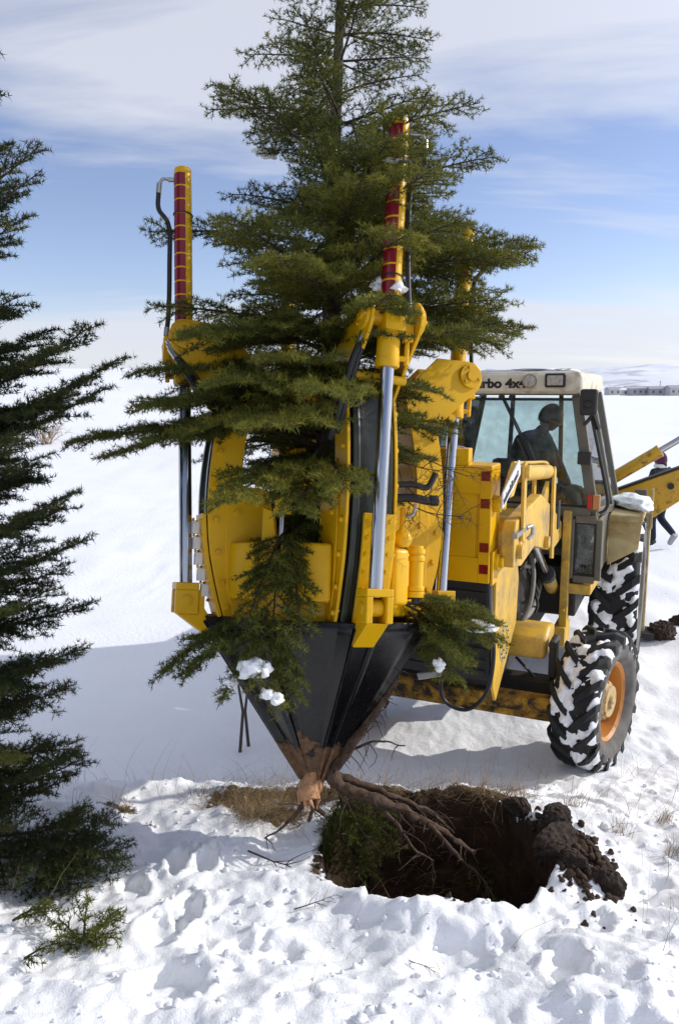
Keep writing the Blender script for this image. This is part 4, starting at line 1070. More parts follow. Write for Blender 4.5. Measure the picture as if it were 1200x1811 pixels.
        d = TN * .50 + u * .95 + UP * .22
        d /= np.linalg.norm(d, axis=1, keepdims=True)
        ln = nlen * g.uniform(.65, 1.25, len(cN))
        sd = np.cross(d, g.normal(size=d.shape)); sd /= np.linalg.norm(sd, axis=1, keepdims=True)
        off = sd * (nw / 2)
        Vn = np.stack([cN - off, cN + off, cN + d * ln[:, None]], 1).reshape(-1, 3)
        Fn = np.arange(len(Vn)).reshape(-1, 3)
        tt = np.clip(tN + g.normal(0, .05, len(tN)), 0, 1)
        co = link(crown, np_mesh(crown, Vn, Fn, leafmat, {'tint': np.repeat(tt, 3)}), parent)
        return len(Fn), co

def trunk_mesh(pts, rads, n=14, seed=0, mat='bark'):
    b = MB(); path = spline(pts, 8); k = len(path)
    rr = [float(np.interp(i / (k - 1), np.linspace(0, 1, len(rads)), rads)) for i in range(k)]
    b.tube(path, rr, n)
    b.v = [tuple(Vector(p) * 1 + mnoise.noise_vector(Vector(p) * 14 + Vector((seed, 0, 0))) * .005) for p in b.v]
    return b

# the lifted tree, held upright on the spade's axis
lifted = thing('cedar_tree', 'tall green conifer lifted with its roots by the yellow tree spade', 'tree', M_DEV)
trunk_mesh([(0, 0, -.12), (.01, 0, .8), (0, .01, 1.8), (-.01, 0, 2.9), (0, 0, 4.2), (.01, 0, 5.7)], [.078, .066, .048, .030, .019, .006], mat='bark').build('trunk', 'bark', lifted, smooth=70)
fo = Foliage(11); g_ = fo.rng
h = .42; a = 0.4
TAZ = (21, 111, 201, 291)
while h < 5.62:
    a += 2.39996 + g_.normal(0, .35)
    deg = math.degrees(a) % 360
    Lb = min(.98, (.10 + .245 * (5.6 - h)) * (1 - .16 * min(1, max(0, (h - 2.2) / .8)))) * g_.uniform(.58, 1.06)
    if h < 1.15:
        near_t = min(abs((deg - t + 180) % 360 - 180) for t in TAZ)
        if near_t < 17: a += R(26) * (1 if g_.random() < .5 else -1)
        if h < .75: Lb *= g_.uniform(.35, .6)
    if h < 2.3 and math.sin(a) < -.55 and abs(math.cos(a)) < .75: Lb *= .9
    el = R(np.interp(h, [.4, 1.2, 2.2, 3.4, 5.6], [-4, 4, 9, 16, 40]) + g_.normal(0, 5))
    d = np.array([math.cos(a) * math.cos(el), math.sin(a) * math.cos(el), math.sin(el)])
    p1 = np.array([0, 0, h]) + d * Lb
    p1[2] -= .10 * Lb
    hb = round(h / .18) * .18 + g_.normal(0, .016) if h > 1.1 else h
    p1[2] += hb - h
    fo.branch((0, 0, hb), p1, rise=.04, tint=float(np.clip(.33 + g_.normal(0, .13), .03, .9)), width=.78, bare=.13 if h > 1.3 else .28, dens=.90)
    h += .037 if h < 2.2 else .034
for (p0, p1, rise, tint, wd, bare) in [
    ((0, 0, .90), (-1.20, -.52, .74), .05, .34, .55, .30), ((0, 0, .92), (-1.02, -.62, .64), .07, .30, .6, .30), ((0, 0, 1.02), (-.80, -.75, .86), .06, .40, .8, .25),
    ((0, 0, .70), (-.38, -.97, .42), .08, .62, .75, .45), ((0, -.02, .70), (.07, -.92, .50), .08, .66, .75, .45), ((0, -.2, .62), (-.12, -.90, .40), .05, .55, .8, .4),
    ((0, 0, .95), (-.22, -1.12, .72), .06, .62, .8, .25), ((0, 0, 1.05), (-.02, -1.14, .86), .05, .66, .8, .25), ((0, 0, 1.12), (-.42, -1.02, .92), .05, .55, .85, .22),
    ((0, 0, 1.25), (.30, -1.05, 1.30), .04, .5, .8, .2), ((0, 0, 1.45), (-.12, -1.12, 1.42), .05, .6, .9, .2), ((0, 0, 1.35), (-.55, -.95, 1.15), .05, .42, .9, .2),
    ((0, 0, 1.90), (1.06, -.12, 1.93), .03, .62, .9, .18), ((0, 0, 1.80), (.95, -.30, 1.80), .03, .55, .9, .18), ((0, 0, 1.60), (1.06, .0, 1.54), .05, .50, .85, .2), ((0, 0, 1.50), (.90, -.25, 1.34), .05, .46, .9, .2),
    ((-.17, -.46, .36), (-.30, -.78, -.12), .10, .28, .6, .1), ((-.15, -.48, .30), (-.06, -.80, -.14), .10, .36, .6, .1), ((-.17, -.50, .24), (-.20, -.78, -.20), .12, .26, .8, .1),
    ((-.22, -.70, -.02), (-.20, -.80, -.42), .03, .46, .9, .0), ((-.24, -.68, -.05), (-.74, -.56, -.38), .10, .22, .7, .15), ((-.22, -.68, -.10), (-.40, -.72, -.42), .08, .38, .8, .05), ((-.18, -.68, -.10), (-.10, -.72, -.46), .06, .48, .9, .05),
    ((-.26, -.66, -.10), (-.58, -.66, -.34), .08, .20, 1.1, .1),
    ((.42, -.28, .02), (.95, .02, -.18), .10, .50, .9, .15), ((.42, -.28, .02), (.80, -.16, -.13), .10, .56, 1.1, .1), ((.44, -.28, -.02), (.70, -.18, -.36), .06, .45, 1.1, .1), ((.42, -.30, .04), (.66, -.36, .02), .08, .45, 1.0, .1),
    ((.42, -.30, .02), (.78, -.05, -.30), .06, .42, 1.1, .1)]:
    fo.branch(p0, p1, rise, tint, wd, bare, dens=1.45)
for k in range(84):
    a = g_.uniform(0, 2 * PI) if k < 50 else g_.uniform(1.4, 3.6); h = g_.uniform(.22, 1.0); Lb = g_.uniform(.28, .44)
    fo.branch((0, 0, h), (math.cos(a) * Lb, math.sin(a) * Lb, h + g_.uniform(-.12, .10)), .04, .22, 1.1, .2)
for (p0, p1, ti) in [((0, 0, 1.18), (-.92, -.55, 1.06), .34), ((0, 0, 1.02), (-.62, -.80, .74), .55), ((0, 0, 1.15), (-.15, -1.05, 1.02), .62), ((0, 0, 1.55), (-.35, -1.08, 1.60), .5),
    ((0, 0, 1.75), (.12, -1.05, 1.82), .55), ((0, 0, 1.95), (.36, -.98, 2.02), .52), ((0, 0, 2.10), (.36, -1.00, 2.18), .5), ((0, 0, 1.86), (.40, -1.04, 1.86), .55), ((0, 0, 1.98), (.24, -1.04, 1.98), .5), ((0, 0, 1.60), (.34, -1.02, 1.58), .55), ((0, 0, 1.70), (.60, -.80, 1.75), .5), ((0, 0, 1.30), (.72, -.62, 1.30), .45),
    ((0, 0, 1.20), (.55, -.55, 1.02), .4), ((0, 0, 1.45), (.88, -.40, 1.55), .5), ((0, 0, 1.00), (.62, -.40, .86), .38), ((0, 0, 2.2), (.85, -.20, 2.40), .5)]:
    fo.branch(p0, p1, .05, ti, .85, .22)
n1, _ = fo.build(lifted, 'needles')
# bare twigs on the right of the front tower
b = MB(); rg = random.Random(4)
def bare_twig(b, p, d, L, r, lev):
    pts = [Vector(p)]; d = Vector(d).normalized()
    for i in range(6):
        d = (d + Vector((rg.gauss(0, .16), rg.gauss(0, .16), rg.gauss(-.03, .14)))).normalized()
        pts.append(pts[-1] + d * L / 6)
        if lev and i > 0:
            for _ in range(2 if rg.random() < .6 else 1):
                side = d.cross(Vector((rg.gauss(0, 1), rg.gauss(0, 1), rg.gauss(0, 1)))).normalized()
                bare_twig(b, pts[-1], d * .7 + side * .8, L * rg.uniform(.25, .5), r * .5, lev - 1)
    b.tube(pts, [r * (1 - .12 * i) for i in range(7)], 4)
for p, d, L in (((.22, -.28, .78), (.6, -.55, -.25), .50), ((.24, -.28, .70), (.5, -.5, -.55), .50), ((.3, -.25, .85), (.8, -.4, -.35), .55), ((.36, -.36, .55), (.8, -.1, -.30), .36)):
    bare_twig(b, p, d, L, .0055, 2)
b.build('bare_twigs', 'twig', lifted)
# root ball, cut tap root and side roots below the blades
MB().lathe((0, 0, -.06), (0, 0, -1), [(-.02, .0001), (-.01, .2), (0, .44), (.1, .42), (.35, .30), (.6, .16), (.82, .02), (.82, .0001)], 28).build('root_ball', 'soil', lifted, smooth=60)
rt = MB(); pth = spline([V(.02, -.02, -.80), V(.0, -.03, -.90), V(-.02, -.06, -.965), V(-.015, -.075, -1.005)], 7); k = len(pth)
rt.tube(pth, [.046 + .016 * math.sin(PI * i / (k - 1) * .8) for i in range(k)], 28)
rgs = random.Random(5)
for q in range(16):                                    # splintered end
    a = rgs.uniform(0, 2 * PI); r_ = rgs.uniform(.01, .048); p = pth[-1] + V(r_ * math.cos(a), r_ * math.sin(a), .012)
    rt.tube([p, p + V(rgs.gauss(0, .01), rgs.gauss(-.012, .01), -rgs.uniform(.02, .05))], [rgs.uniform(.008, .016), .002], 6)
rt.v = [tuple(Vector(p) + mnoise.noise_vector(Vector(p) * 22) * .010 + mnoise.noise_vector(Vector(p) * 60) * .004) for p in rt.v]
rt.build('tap_root', 'wood_cut', lifted, smooth=40)
b = MB(); rg = random.Random(12)
def root(b, pts, r0, r1, hair):
    path = spline(pts, 12); k = len(path)
    path = [p + mnoise.noise_vector(p * 9) * .016 + mnoise.noise_vector(p * 25) * .006 for p in path]
    o0 = len(b.v); b.tube(path, [(r0 + (r1 - r0) * i / (k - 1)) * (1 + .25 * mnoise.noise(p * 18)) for i, p in enumerate(path)], 12)
    b.v[o0:] = [tuple(Vector(q) + mnoise.noise_vector(Vector(q) * 45) * r0 * .22) for q in b.v[o0:]]
    for _ in range(hair):
        i = rg.randrange(2, k); p = path[i]
        d = Vector((rg.gauss(0, 1), rg.gauss(-.4, .6), rg.gauss(-.5, .6))).normalized(); L = rg.uniform(.05, .20)
        q = [p]
        for j in range(4):
            d = (d + Vector((rg.gauss(0, .3), rg.gauss(0, .3), rg.gauss(-.15, .3)))).normalized(); q.append(q[-1] + d * L / 4)
        b.tube(q, [.004, .0032, .0026, .002, .001], 4)
root(b, [(.05, -.02, -.84), (.14, -.02, -.93), (.32, -.03, -1.00), (.52, .0, -1.08), (.68, .02, -1.17), (.84, .04, -1.28)], .042, .012, 34)
root(b, [(.10, 0, -.88), (.25, .05, -.95), (.45, .08, -1.02), (.62, .1, -1.10), (.75, .1, -1.2)], .024, .006, 22)
root(b, [(.30, -.02, -1.0), (.42, -.05, -1.10), (.52, -.06, -1.22), (.62, -.05, -1.30)], .014, .004, 14)
root(b, [(.60, .0, -1.12), (.72, -.02, -1.24), (.86, -.02, -1.36), (.92, 0, -1.44)], .016, .004, 14)
root(b, [(-.01, -.06, -.98), (.02, -.07, -1.04), (.06, -.07, -1.07)], .018, .012, 2)
root(b, [(-.02, -.06, -.98), (-.07, -.09, -1.05), (-.14, -.12, -1.11), (-.24, -.15, -1.17)], .016, .004, 5)
root(b, [(.0, -.07, -.96), (.0, -.10, -1.05), (-.01, -.1, -1.10)], .012, .007, 2)
root(b, [(.12, .02, -.80), (.24, .04, -.74), (.36, .03, -.72), (.47, .01, -.73)], .009, .003, 4)
root(b, [(.10, -.02, -.92), (.18, -.06, -1.02), (.22, -.06, -1.12), (.30, -.05, -1.2)], .007, .002, 3)
root(b, [(.46, -.06, -.20), (.36, -.10, -.45), (.22, -.10, -.66), (.10, -.06, -.84)], .020, .028, 36)
b.build('roots', 'root', lifted, smooth=50)

# the conifer on the left
LT = (-1.84, 3.42); lt_z = gz(*LT) - .05
left = thing('cedar_tree', 'dark conifer standing at the left edge on the snow bank', 'tree', Matrix.Translation((LT[0], LT[1], lt_z)))
trunk_mesh([(0, 0, -.1), (.02, 0, 1.2), (0, .02, 2.4), (0, 0, 3.6), (.02, 0, 5.0)], [.085, .07, .052, .032, .008], mat='bark').build('trunk', 'bark', left, smooth=70)
fo = Foliage(23); g_ = fo.rng; h = .06; a = 1.0
while h < 4.9:
    a += 2.39996 + g_.normal(0, .4)
    Lb = float(np.interp(h, [0, .5, 1.3, 2.3, 2.6, 3.5, 5.0], [.68, .68, .68, .66, .60, .56, .14])) * g_.uniform(.68, 1.05)
    el = R(np.interp(h, [0, 1.2, 2.4, 4.9], [2, 8, 18, 38]) + g_.normal(0, 7))
    d = np.array([math.cos(a) * math.cos(el), math.sin(a) * math.cos(el), math.sin(el)])
    fo.branch((0, 0, h), np.array([0, 0, h]) + d * Lb, rise=-.03, tint=float(np.clip(.26 + g_.normal(0, .20), .0, .95)), bare=.12, dens=1.05)
    h += .030
for p1, h0, ti in (((.86, .02, 2.42), 2.02, .3), ((.78, -.02, 2.56), 2.15, .25), ((.80, .10, 2.30), 1.95, .3), ((.60, .0, 3.30), 2.9, .35), ((.62, -.04, 3.18), 2.85, .3), ((.70, -.06, 1.86), 1.55, .3), ((.70, .0, 1.62), 1.4, .25), ((.66, .05, 1.10), .95, .2), ((.58, -.05, .50), .3, .25), ((.66, -.10, .66), .4, .2)):
    fo.branch((0, 0, h0), p1, rise=-.03, tint=ti, width=.8, bare=.15)
n2, _ = fo.build(left, 'dark_needles')

# low sprays and broken branches on the ground
def spray(name, label, cat, base, targets, leafmat='needles', width=1.0, seed=1, tint=.45, rise=.1):
    root_ = thing(name, label, cat, Matrix.Translation(base))
    f = Foliage(seed)
    for t in targets: f.branch((0, 0, 0), t, rise, tint + f.rng.normal(0, .06), width, .08)
    f.build(root_, leafmat, crown='needles', wood='stem')
    return root_
zz = gz(-1.30, 3.30)
spray('low_branch', 'dark snow-dusted conifer branches lying on snow under the left tree', 'branch', (-1.42, 3.34, zz + .02), [(.40, -.02, .16), (.34, .04, .26), (.26, -.10, .10), (.20, .02, .30), (.30, -.14, .02), (.12, -.16, .10), (.42, .04, .08)], 'dark_needles', 1.25, 31, .35)
spray('conifer_seedling', 'small bushy green conifer seedling in snow at lower left', 'seedling', (-1.02, 2.80, gz(-1.02, 2.80) - .02), [(.12, -.04, .14), (-.10, .0, .12), (.02, .02, .20), (.15, .05, .10), (-.13, -.06, .04), (.04, -.12, .02), (.16, -.03, .06), (-.04, -.08, .10)], 'needles', 1.0, 33, .42)
spray('conifer_sprig', 'tiny conifer sprig poking from snow near the lower left corner', 'sprig', (-1.17, 2.60, gz(-1.17, 2.60) + .015), [(.15, .02, .05), (.06, -.05, .02)], 'needles', .8, 35, .4)
spray('conifer_sprig', 'thin conifer sprig at the left edge above the lower left corner', 'sprig', (-1.32, 2.85, gz(-1.32, 2.85) + .02), [(.16, .0, .06), (.22, .02, .02)], 'needles', .8, 36, .4)
spray('broken_branch', 'yellow-green conifer branch lying on the far right rim of the hole', 'branch', (.80, 4.05, gz(.80, 4.05) + .06), [(.26, -.02, .10), (.34, .04, .05), (.30, -.12, .03), (.02, .03, .20), (.20, .08, .06)], 'needles', 1.0, 37, .75, .05)
spray('broken_branch', 'green conifer branch hanging down into the dug hole below the roots', 'branch', (.0, 3.90, .50), [(.10, -.14, -.42), (.22, -.18, -.30), (.02, -.12, -.28), (.16, -.10, -.20), (.30, -.18, -.22), (.05, -.16, -.36), (.12, -.2, -.1)], 'needles', 1.1, 39, .30, .06)

# ------------------------------------------------------------------ snow lumps resting on things
def lump(seed, s, flat=.6, sub=3, amp=.35, mat='snow', fr=1.6):
    bm = bmesh.new(); bmesh.ops.create_icosphere(bm, subdivisions=sub, radius=1)
    for v in bm.verts:
        d = 1 + amp * mnoise.fractal(v.co * fr + Vector((seed * 3.1, 0, 0)), 1, 2, 4)
        v.co = Vector((v.co.x * s[0] * d, v.co.y * s[1] * d, v.co.z * s[2] * d * (flat if v.co.z < 0 else 1)))
    for f in bm.faces: f.smooth = True
    me = bpy.data.meshes.new('lump'); bm.to_mesh(me); bm.free(); me.materials.append(M[mat])
    return me
def snow_clump(label, loc, s, seed):
    if max(s) < .12:
        rr = random.Random(seed); vs = []; fs = []
        for q in range(13):
            k = rr.uniform(.30, .70); me = lump(seed * 10 + q, tuple(c_ * k for c_ in s), amp=.6, fr=2.6, sub=2)
            d = Vector((rr.uniform(-.8, .8) * s[0], rr.uniform(-.8, .8) * s[1], rr.uniform(-.5, .5) * s[2])); o_ = len(vs)
            vs += [tuple(v.co + d) for v in me.vertices]; fs += [tuple(i + o_ for i in p.vertices) for p in me.polygons]; bpy.data.meshes.remove(me)
        o = MB().add(vs, fs).build('snow_clump', 'snow', smooth=60); o.location = loc
    else:
        o = link('snow_clump', lump(seed, s, amp=.45, fr=2.2)); o.location = loc
    return tag(o, label, 'snow clump', 'snow clumps lying on branches and the tractor')
def dv(*p): return tuple(M_DEV @ Vector(p))
def tv(*p): return tuple(M_TRAC @ Vector(p))
snow_clump('rounded snow clump on an upper left branch of the lifted conifer', dv(-.39, -.06, 2.47), (.055, .05, .032), 1)
snow_clump('snow clump beside the red-striped front cylinder in the lifted conifer', dv(.27, -.72, 1.47), (.06, .06, .05), 2)
snow_clump('snow clump caught near the trunk high in the lifted conifer', dv(.02, -.30, 2.33), (.045, .04, .028), 3)
snow_clump('thin snow strip on a twig across the front cylinder', dv(.30, -.85, 2.00), (.055, .03, .012), 4)
snow_clump('small snow clump near the left tower arm in the lifted conifer', dv(-.30, -.66, 1.03), (.045, .045, .024), 5)
snow_clump('snow cap on the low branch in front of the tractor nose', dv(.80, -.08, -.10), (.115, .08, .028), 6)
snow_clump('larger snow lump caught in the low branch over the black blade', dv(-.25, -.77, -.27), (.06, .05, .06), 7)
snow_clump('lower snow lump in the low branch over the black blade', dv(-.18, -.79, -.39), (.042, .04, .034), 17)
snow_clump('small snow lump left in the low branch over the blade', dv(-.36, -.74, -.34), (.034, .032, .03), 18)
snow_clump('tiny snow lump on the right low branch beside the blade', dv(.60, -.26, -.28), (.03, .03, .035), 8)
snow_clump('long white snow heap on the cream rear fender beside the cab', tv(.96, 2.15, 1.60), (.13, .36, .075), 9)
snow_clump('flat snow cap lying on the cream cab roof', tv(.0, 1.95, 2.795), (.46, .66, .045), 10)

# ------------------------------------------------------------------ people
def skin_fig(name, mat, parent, joints, edges, rads, subs=2):
    me = bpy.data.meshes.new(name)
    keys = list(joints)
    me.from_pydata([joints[k] for k in keys], [(keys.index(a), keys.index(b)) for a, b in edges], [])
    o = link(name, me, parent)
    sk = o.modifiers.new('Skin', 'SKIN'); sk.use_smooth_shade = True
    for i, k in enumerate(keys):
        r_ = rads[k]; sv = me.skin_vertices[0].data[i]
        sv.radius = r_ if isinstance(r_, tuple) else (r_, r_); sv.use_root = (i == 0)
    sb = o.modifiers.new('Sub', 'SUBSURF'); sb.levels = subs; sb.render_levels = subs
    me.materials.append(M[mat])
    return o
def chain(*names): return list(zip(names, names[1:]))
def head(parent, loc, yaw, s=1.0, mat='skin', tilt=0):
    """an ovoid head with brow, nose, chin and ears, looking along +x before the yaw"""
    bm = bmesh.new(); bmesh.ops.create_icosphere(bm, subdivisions=4, radius=1)
    for v in bm.verts:
        x, y, z = v.co
        w = .075 * (1 - .18 * max(0, -z)); d_ = .098 * (1 - .10 * max(0, -z))
        p = Vector((x * d_, y * w, z * .118))
        if x > .5:
            p.x += .022 * math.exp(-((y / .16) ** 2 + ((z + .12) / .2) ** 2))       # nose
            p.x -= .010 * math.exp(-(((abs(y) - .36) / .16) ** 2 + ((z - .08) / .12) ** 2))  # eye sockets
            p.x += .006 * math.exp(-((y / .3) ** 2 + ((z + .50) / .10) ** 2))       # lips
            p.x += .010 * math.exp(-((y / .35) ** 2 + ((z + .80) / .16) ** 2))      # chin
        if abs(y) > .8: p.y += math.copysign(.014, y) * math.exp(-(((x + .05) / .16) ** 2 + ((z + .05) / .25) ** 2))
        v.co = p * s
    for f in bm.faces: f.smooth = True
    me = bpy.data.meshes.new('head'); bm.to_mesh(me); bm.free(); me.materials.append(M[mat])
    o = link('head', me, parent); o.matrix_local = Matrix.Translation(loc) @ Matrix.Rotation(R(yaw), 4, 'Z') @ Matrix.Rotation(R(tilt), 4, 'Y')
    return o
def hair_cap(parent, name, mat, s=1.0, low=-.05, back=True, k=1.08):
    bm = bmesh.new(); bmesh.ops.create_icosphere(bm, subdivisions=4, radius=1)
    for v in bm.verts:
        d = k + .03 * mnoise.noise(v.co * 6)
        v.co = Vector((v.co.x * .100 * d, v.co.y * .078 * d, v.co.z * .120 * d)) * s
    kill = [v for v in bm.verts if v.co.z < (low + (.045 if v.co.x > .035 else 0.0)) * s]
    bmesh.ops.delete(bm, geom=kill, context='VERTS')
    for f in bm.faces: f.smooth = True
    me = bpy.data.meshes.new(name); bm.to_mesh(me); bm.free(); me.materials.append(M[mat])
    o = link(name, me, parent); sm = o.modifiers.new('t', 'SOLIDIFY'); sm.thickness = .008; sm.offset = 1
    return o
# driver: seated, turned to the tractor's left, looking down
drv = thing('person', 'driver in dark jacket seated in the cab and looking down to the side', 'person', M_TRAC @ Matrix.Translation((.06, 1.86, 1.60)))
J = {'hip': (.0, .10, .06), 'waist': (-.03, .06, .28), 'chest': (.0, .0, .48), 'neck': (.10, -.03, .65), 'crown': (.15, -.03, .72),
     'shL': (.10, .17, .57), 'elL': (.24, .22, .30), 'haL': (.36, .08, .14), 'shR': (-.06, -.20, .56), 'elR': (.10, -.28, .28), 'haR': (.32, -.22, .14),
     'hpL': (.06, .20, .04), 'knL': (.46, .20, .10), 'anL': (.50, .16, -.30), 'hpR': (.08, -.02, .04), 'knR': (.44, -.14, .12), 'anR': (.48, -.20, -.28)}
E_ = chain('hip', 'waist', 'chest', 'neck', 'crown') + chain('chest', 'shL', 'elL', 'haL') + chain('chest', 'shR', 'elR', 'haR') + chain('hip', 'hpL', 'knL', 'anL') + chain('hip', 'hpR', 'knR', 'anR')
RD_ = dict(hip=.13, waist=.16, chest=.18, neck=.06, crown=.05, shL=.075, elL=.048, haL=.03, shR=.075, elR=.048, haR=.03, hpL=.09, knL=.06, anL=.042, hpR=.09, knR=.06, anR=.042)
skin_fig('body', 'jacket', drv, J, E_, {k: v * (1.15 if k in ('neck', 'crown') else 1.34) for k, v in RD_.items()})
JL = ['hip', 'hpL', 'knL', 'anL', 'hpR', 'knR', 'anR']
skin_fig('trousers', 'trousers', drv, {k: J[k] for k in JL}, [e for e in E_ if e[0] in JL and e[1] in JL], {k: RD_[k] * 1.12 + .010 for k in JL})
hd = head(drv, (.185, -.04, .79), -12, 1.05, tilt=22); hair_cap(hd, 'hair', 'hair', low=-.06, k=1.05)
# walker behind the backhoe, seen from behind
wx, wy = 5.42, 13.05; wz = gz(wx, wy)
wk = thing('person', 'walker in purple beanie, black jacket and dark jeans behind the backhoe boom', 'person', Matrix.Translation((wx, wy, wz + .02)) @ Matrix.Rotation(R(118), 4, 'Z'))
J = {'hip': (0, 0, .84), 'waist': (0, 0, 1.00), 'chest': (.01, 0, 1.20), 'neck': (.03, 0, 1.34), 'crown': (.04, 0, 1.40),
     'shL': (.0, .17, 1.28), 'elL': (.02, .24, 1.05), 'haL': (.10, .24, .84), 'fiL': (.12, .24, .78), 'shR': (.0, -.17, 1.28), 'elR': (-.10, -.22, 1.05), 'haR': (.02, -.24, .84), 'fiR': (.05, -.24, .78),
     'hpL': (0, .09, .80), 'knL': (.06, .10, .46), 'anL': (.0, .10, .09), 'toL': (.13, .11, .03), 'hpR': (0, -.09, .80), 'knR': (.06, -.10, .48), 'anR': (-.26, -.10, .22), 'toR': (-.19, -.10, .10)}
E_ = chain('hip', 'waist', 'chest', 'neck', 'crown') + chain('chest', 'shL', 'elL', 'haL', 'fiL') + chain('chest', 'shR', 'elR', 'haR', 'fiR') + chain('hip', 'hpL', 'knL', 'anL', 'toL') + chain('hip', 'hpR', 'knR', 'anR', 'toR')
RD_ = dict(hip=.11, waist=.10, chest=.12, neck=.05, crown=.045, shL=.06, elL=.042, haL=.03, fiL=.02, shR=.06, elR=.042, haR=.03, fiR=.02, hpL=.085, knL=.056, anL=.038, toL=.03, hpR=.085, knR=.056, anR=.038, toR=.03)
skin_fig('body', 'jacket', wk, J, E_, RD_)
JT = ['hip', 'waist', 'chest', 'shL', 'elL', 'haL', 'shR', 'elR', 'haR']
skin_fig('jacket', 'jacket', wk, {k: J[k] for k in JT}, [e for e in E_ if e[0] in JT and e[1] in JT], {k: RD_[k] * 1.22 + .014 for k in JT})
JL = ['hip', 'hpL', 'knL', 'anL', 'hpR', 'knR', 'anR']
skin_fig('trousers', 'jeans', wk, {k: J[k] for k in JL}, [e for e in E_ if e[0] in JL and e[1] in JL], {k: RD_[k] * 1.12 + .010 for k in JL})
hd = head(wk, (.055, 0, 1.475), 10, .98); hair_cap(hd, 'beanie', 'beanie', low=-.055, k=1.20)
MB().tube(spline([V(.06, .075, 1.375), V(.125, .0, 1.37), V(.06, -.075, 1.375), V(-.03, -.06, 1.38), V(-.04, .06, 1.38), V(.06, .075, 1.375)], 5), .034, 10).build('scarf', 'white_pad', wk, smooth=60)
skin_fig('hair', 'hair', wk, {'a': (.01, 0, 1.46), 'b': (-.03, 0, 1.40), 'c': (-.04, 0, 1.34)}, [('a', 'b'), ('b', 'c')], {'a': .07, 'b': .07, 'c': .05}, 2)
for nm, (a_, t_) in (('L', ('anL', 'toL')), ('R', ('anR', 'toR'))):
    pa, pt = Vector(J[a_]), Vector(J[t_]); d_ = (pt - pa)
    sh = MB().tube([pa + V(-.02, 0, .02), pa + d_ * .25, pa + d_ * .7, pt + d_ * .25, pt + d_ * .42], [.048, .052, .048, .042, .02], 12)
    sh.build('shoe', 'shoe_grey' if nm == 'R' else 'jacket', wk, smooth=60)

# ------------------------------------------------------------------ soil clods, stakes, twigs, grass
def clod_mesh(seed, s):
    bm = bmesh.new(); bmesh.ops.create_icosphere(bm, subdivisions=4, radius=1); rr = random.Random(seed)
    cuts = [(Vector((rr.gauss(0, 1), rr.gauss(0, 1), rr.gauss(0, .8))).normalized(), rr.uniform(.62, .9)) for _ in range(9)]
    for v in bm.verts:
        p = v.co.copy()
        for n_, d_ in cuts:                      # broken flat faces
            e = p.dot(n_) - d_
            if e > 0: p -= n_ * e * .85
        p += v.co * (.10 * mnoise.fractal(v.co * 3 + Vector((seed, 0, 0)), .7, 2, 4) + .12 * mnoise.noise(v.co * 9) + .09 * mnoise.noise(v.co * 21))
        v.co = Vector((p.x * s[0], p.y * s[1], p.z * s[2]))
    for f in bm.faces: f.smooth = False
    me = bpy.data.meshes.new('soil_clod'); bm.to_mesh(me); bm.free(); me.materials.append(M['clod'])
    return me
def clod(label, x, y, s, seed, dz=.0):
    o = link('soil_clod', clod_mesh(seed, s)); o.location = (x, y, gz(x, y) + s[2] * .10 + dz)
    o.rotation_euler = (0, 0, seed * 1.3)
    return tag(o, label, 'soil clod', 'dark soil clods thrown up round the hole')
clod('largest dark soil clod on the right back rim of the hole', 1.12, 3.74, (.11, .10, .075), 1)
clod('dark soil clod at the right end of the hole above the snow edge', 1.22, 3.24, (.085, .08, .085), 2)
clod('reddish-brown soil clod on the right slope at the hole', 1.04, 3.45, (.14, .09, .055), 3)
clod('soil clod right behind the largest clod on the hole rim', .98, 3.98, (.08, .07, .06), 4)
clod('small clod between the two dark clods on the right rim', 1.16, 3.50, (.05, .05, .04), 5)
clod('little clod in the snow right of the hole below the largest clod', 1.24, 3.62, (.03, .03, .025), 6)
clod('soil clod low on the right front rim of the hole', 1.08, 3.32, (.07, .055, .05), 7)
clod('dark clod on snow behind the rear wheel at the right edge', 3.45, 8.0, (.16, .16, .15), 8)
clod('smaller dark clod near the right edge beyond the rear wheel', 3.85, 8.5, (.14, .12, .12), 9)
for lab, x, y, hh, tl in (('taller thin bare stake in shaded snow left of the black blade', -.735, 5.38, .62, .06), ('thinner bare stake just right of the tall one in shaded snow', -.675, 5.47, .55, -.05)):
    z0 = gz(x, y)
    b = MB().tube([V(0, 0, -.05), V(tl * .5, .01, hh * .5), V(-tl * .2, 0, hh)], [.013, .011, .008], 7)
    o = b.build('stake', 'stake_wood', None, smooth=60); o.location = (x, y, z0); tag(o, lab, 'stake', 'bare stakes behind the bank')
def loose_twig(label, base, d, L, seed, mat='twig', r=.005, lev=1):
    global rg
    rg = random.Random(seed)
    b = MB(); bare_twig(b, (0, 0, 0), d, L, r, lev)
    o = b.build('twig', mat); o.location = base; return tag(o, label, 'twig')
loose_twig('dark forked twig lying on the snow left of the hole', (-.46, 3.60, gz(-.46, 3.60) + .03), (.8, -.5, .0), .42, 3)
loose_twig('pale broken stalk standing at the front edge of the hole', (.38, 3.20, gz(.38, 3.20) + .02), (-.16, .04, 1), .26, 8, 'pale_stalk', .008, 1)
loose_twig('short dark twig on the trodden snow front right', (1.02, 2.85, gz(1.02, 2.85) + .012), (.8, -.5, .05), .10, 5, r=.003, lev=0)
loose_twig('small dark twig on the snow in front of the hole', (.27, 2.72, gz(.27, 2.72) + .012), (.9, -.2, .05), .12, 6, r=.002, lev=1)
loose_twig('twig curving over the snow at the left front edge of the hole', (-.20, 3.10, gz(-.20, 3.10) + .012), (.9, .1, .02), .20, 9, r=.003, lev=1)

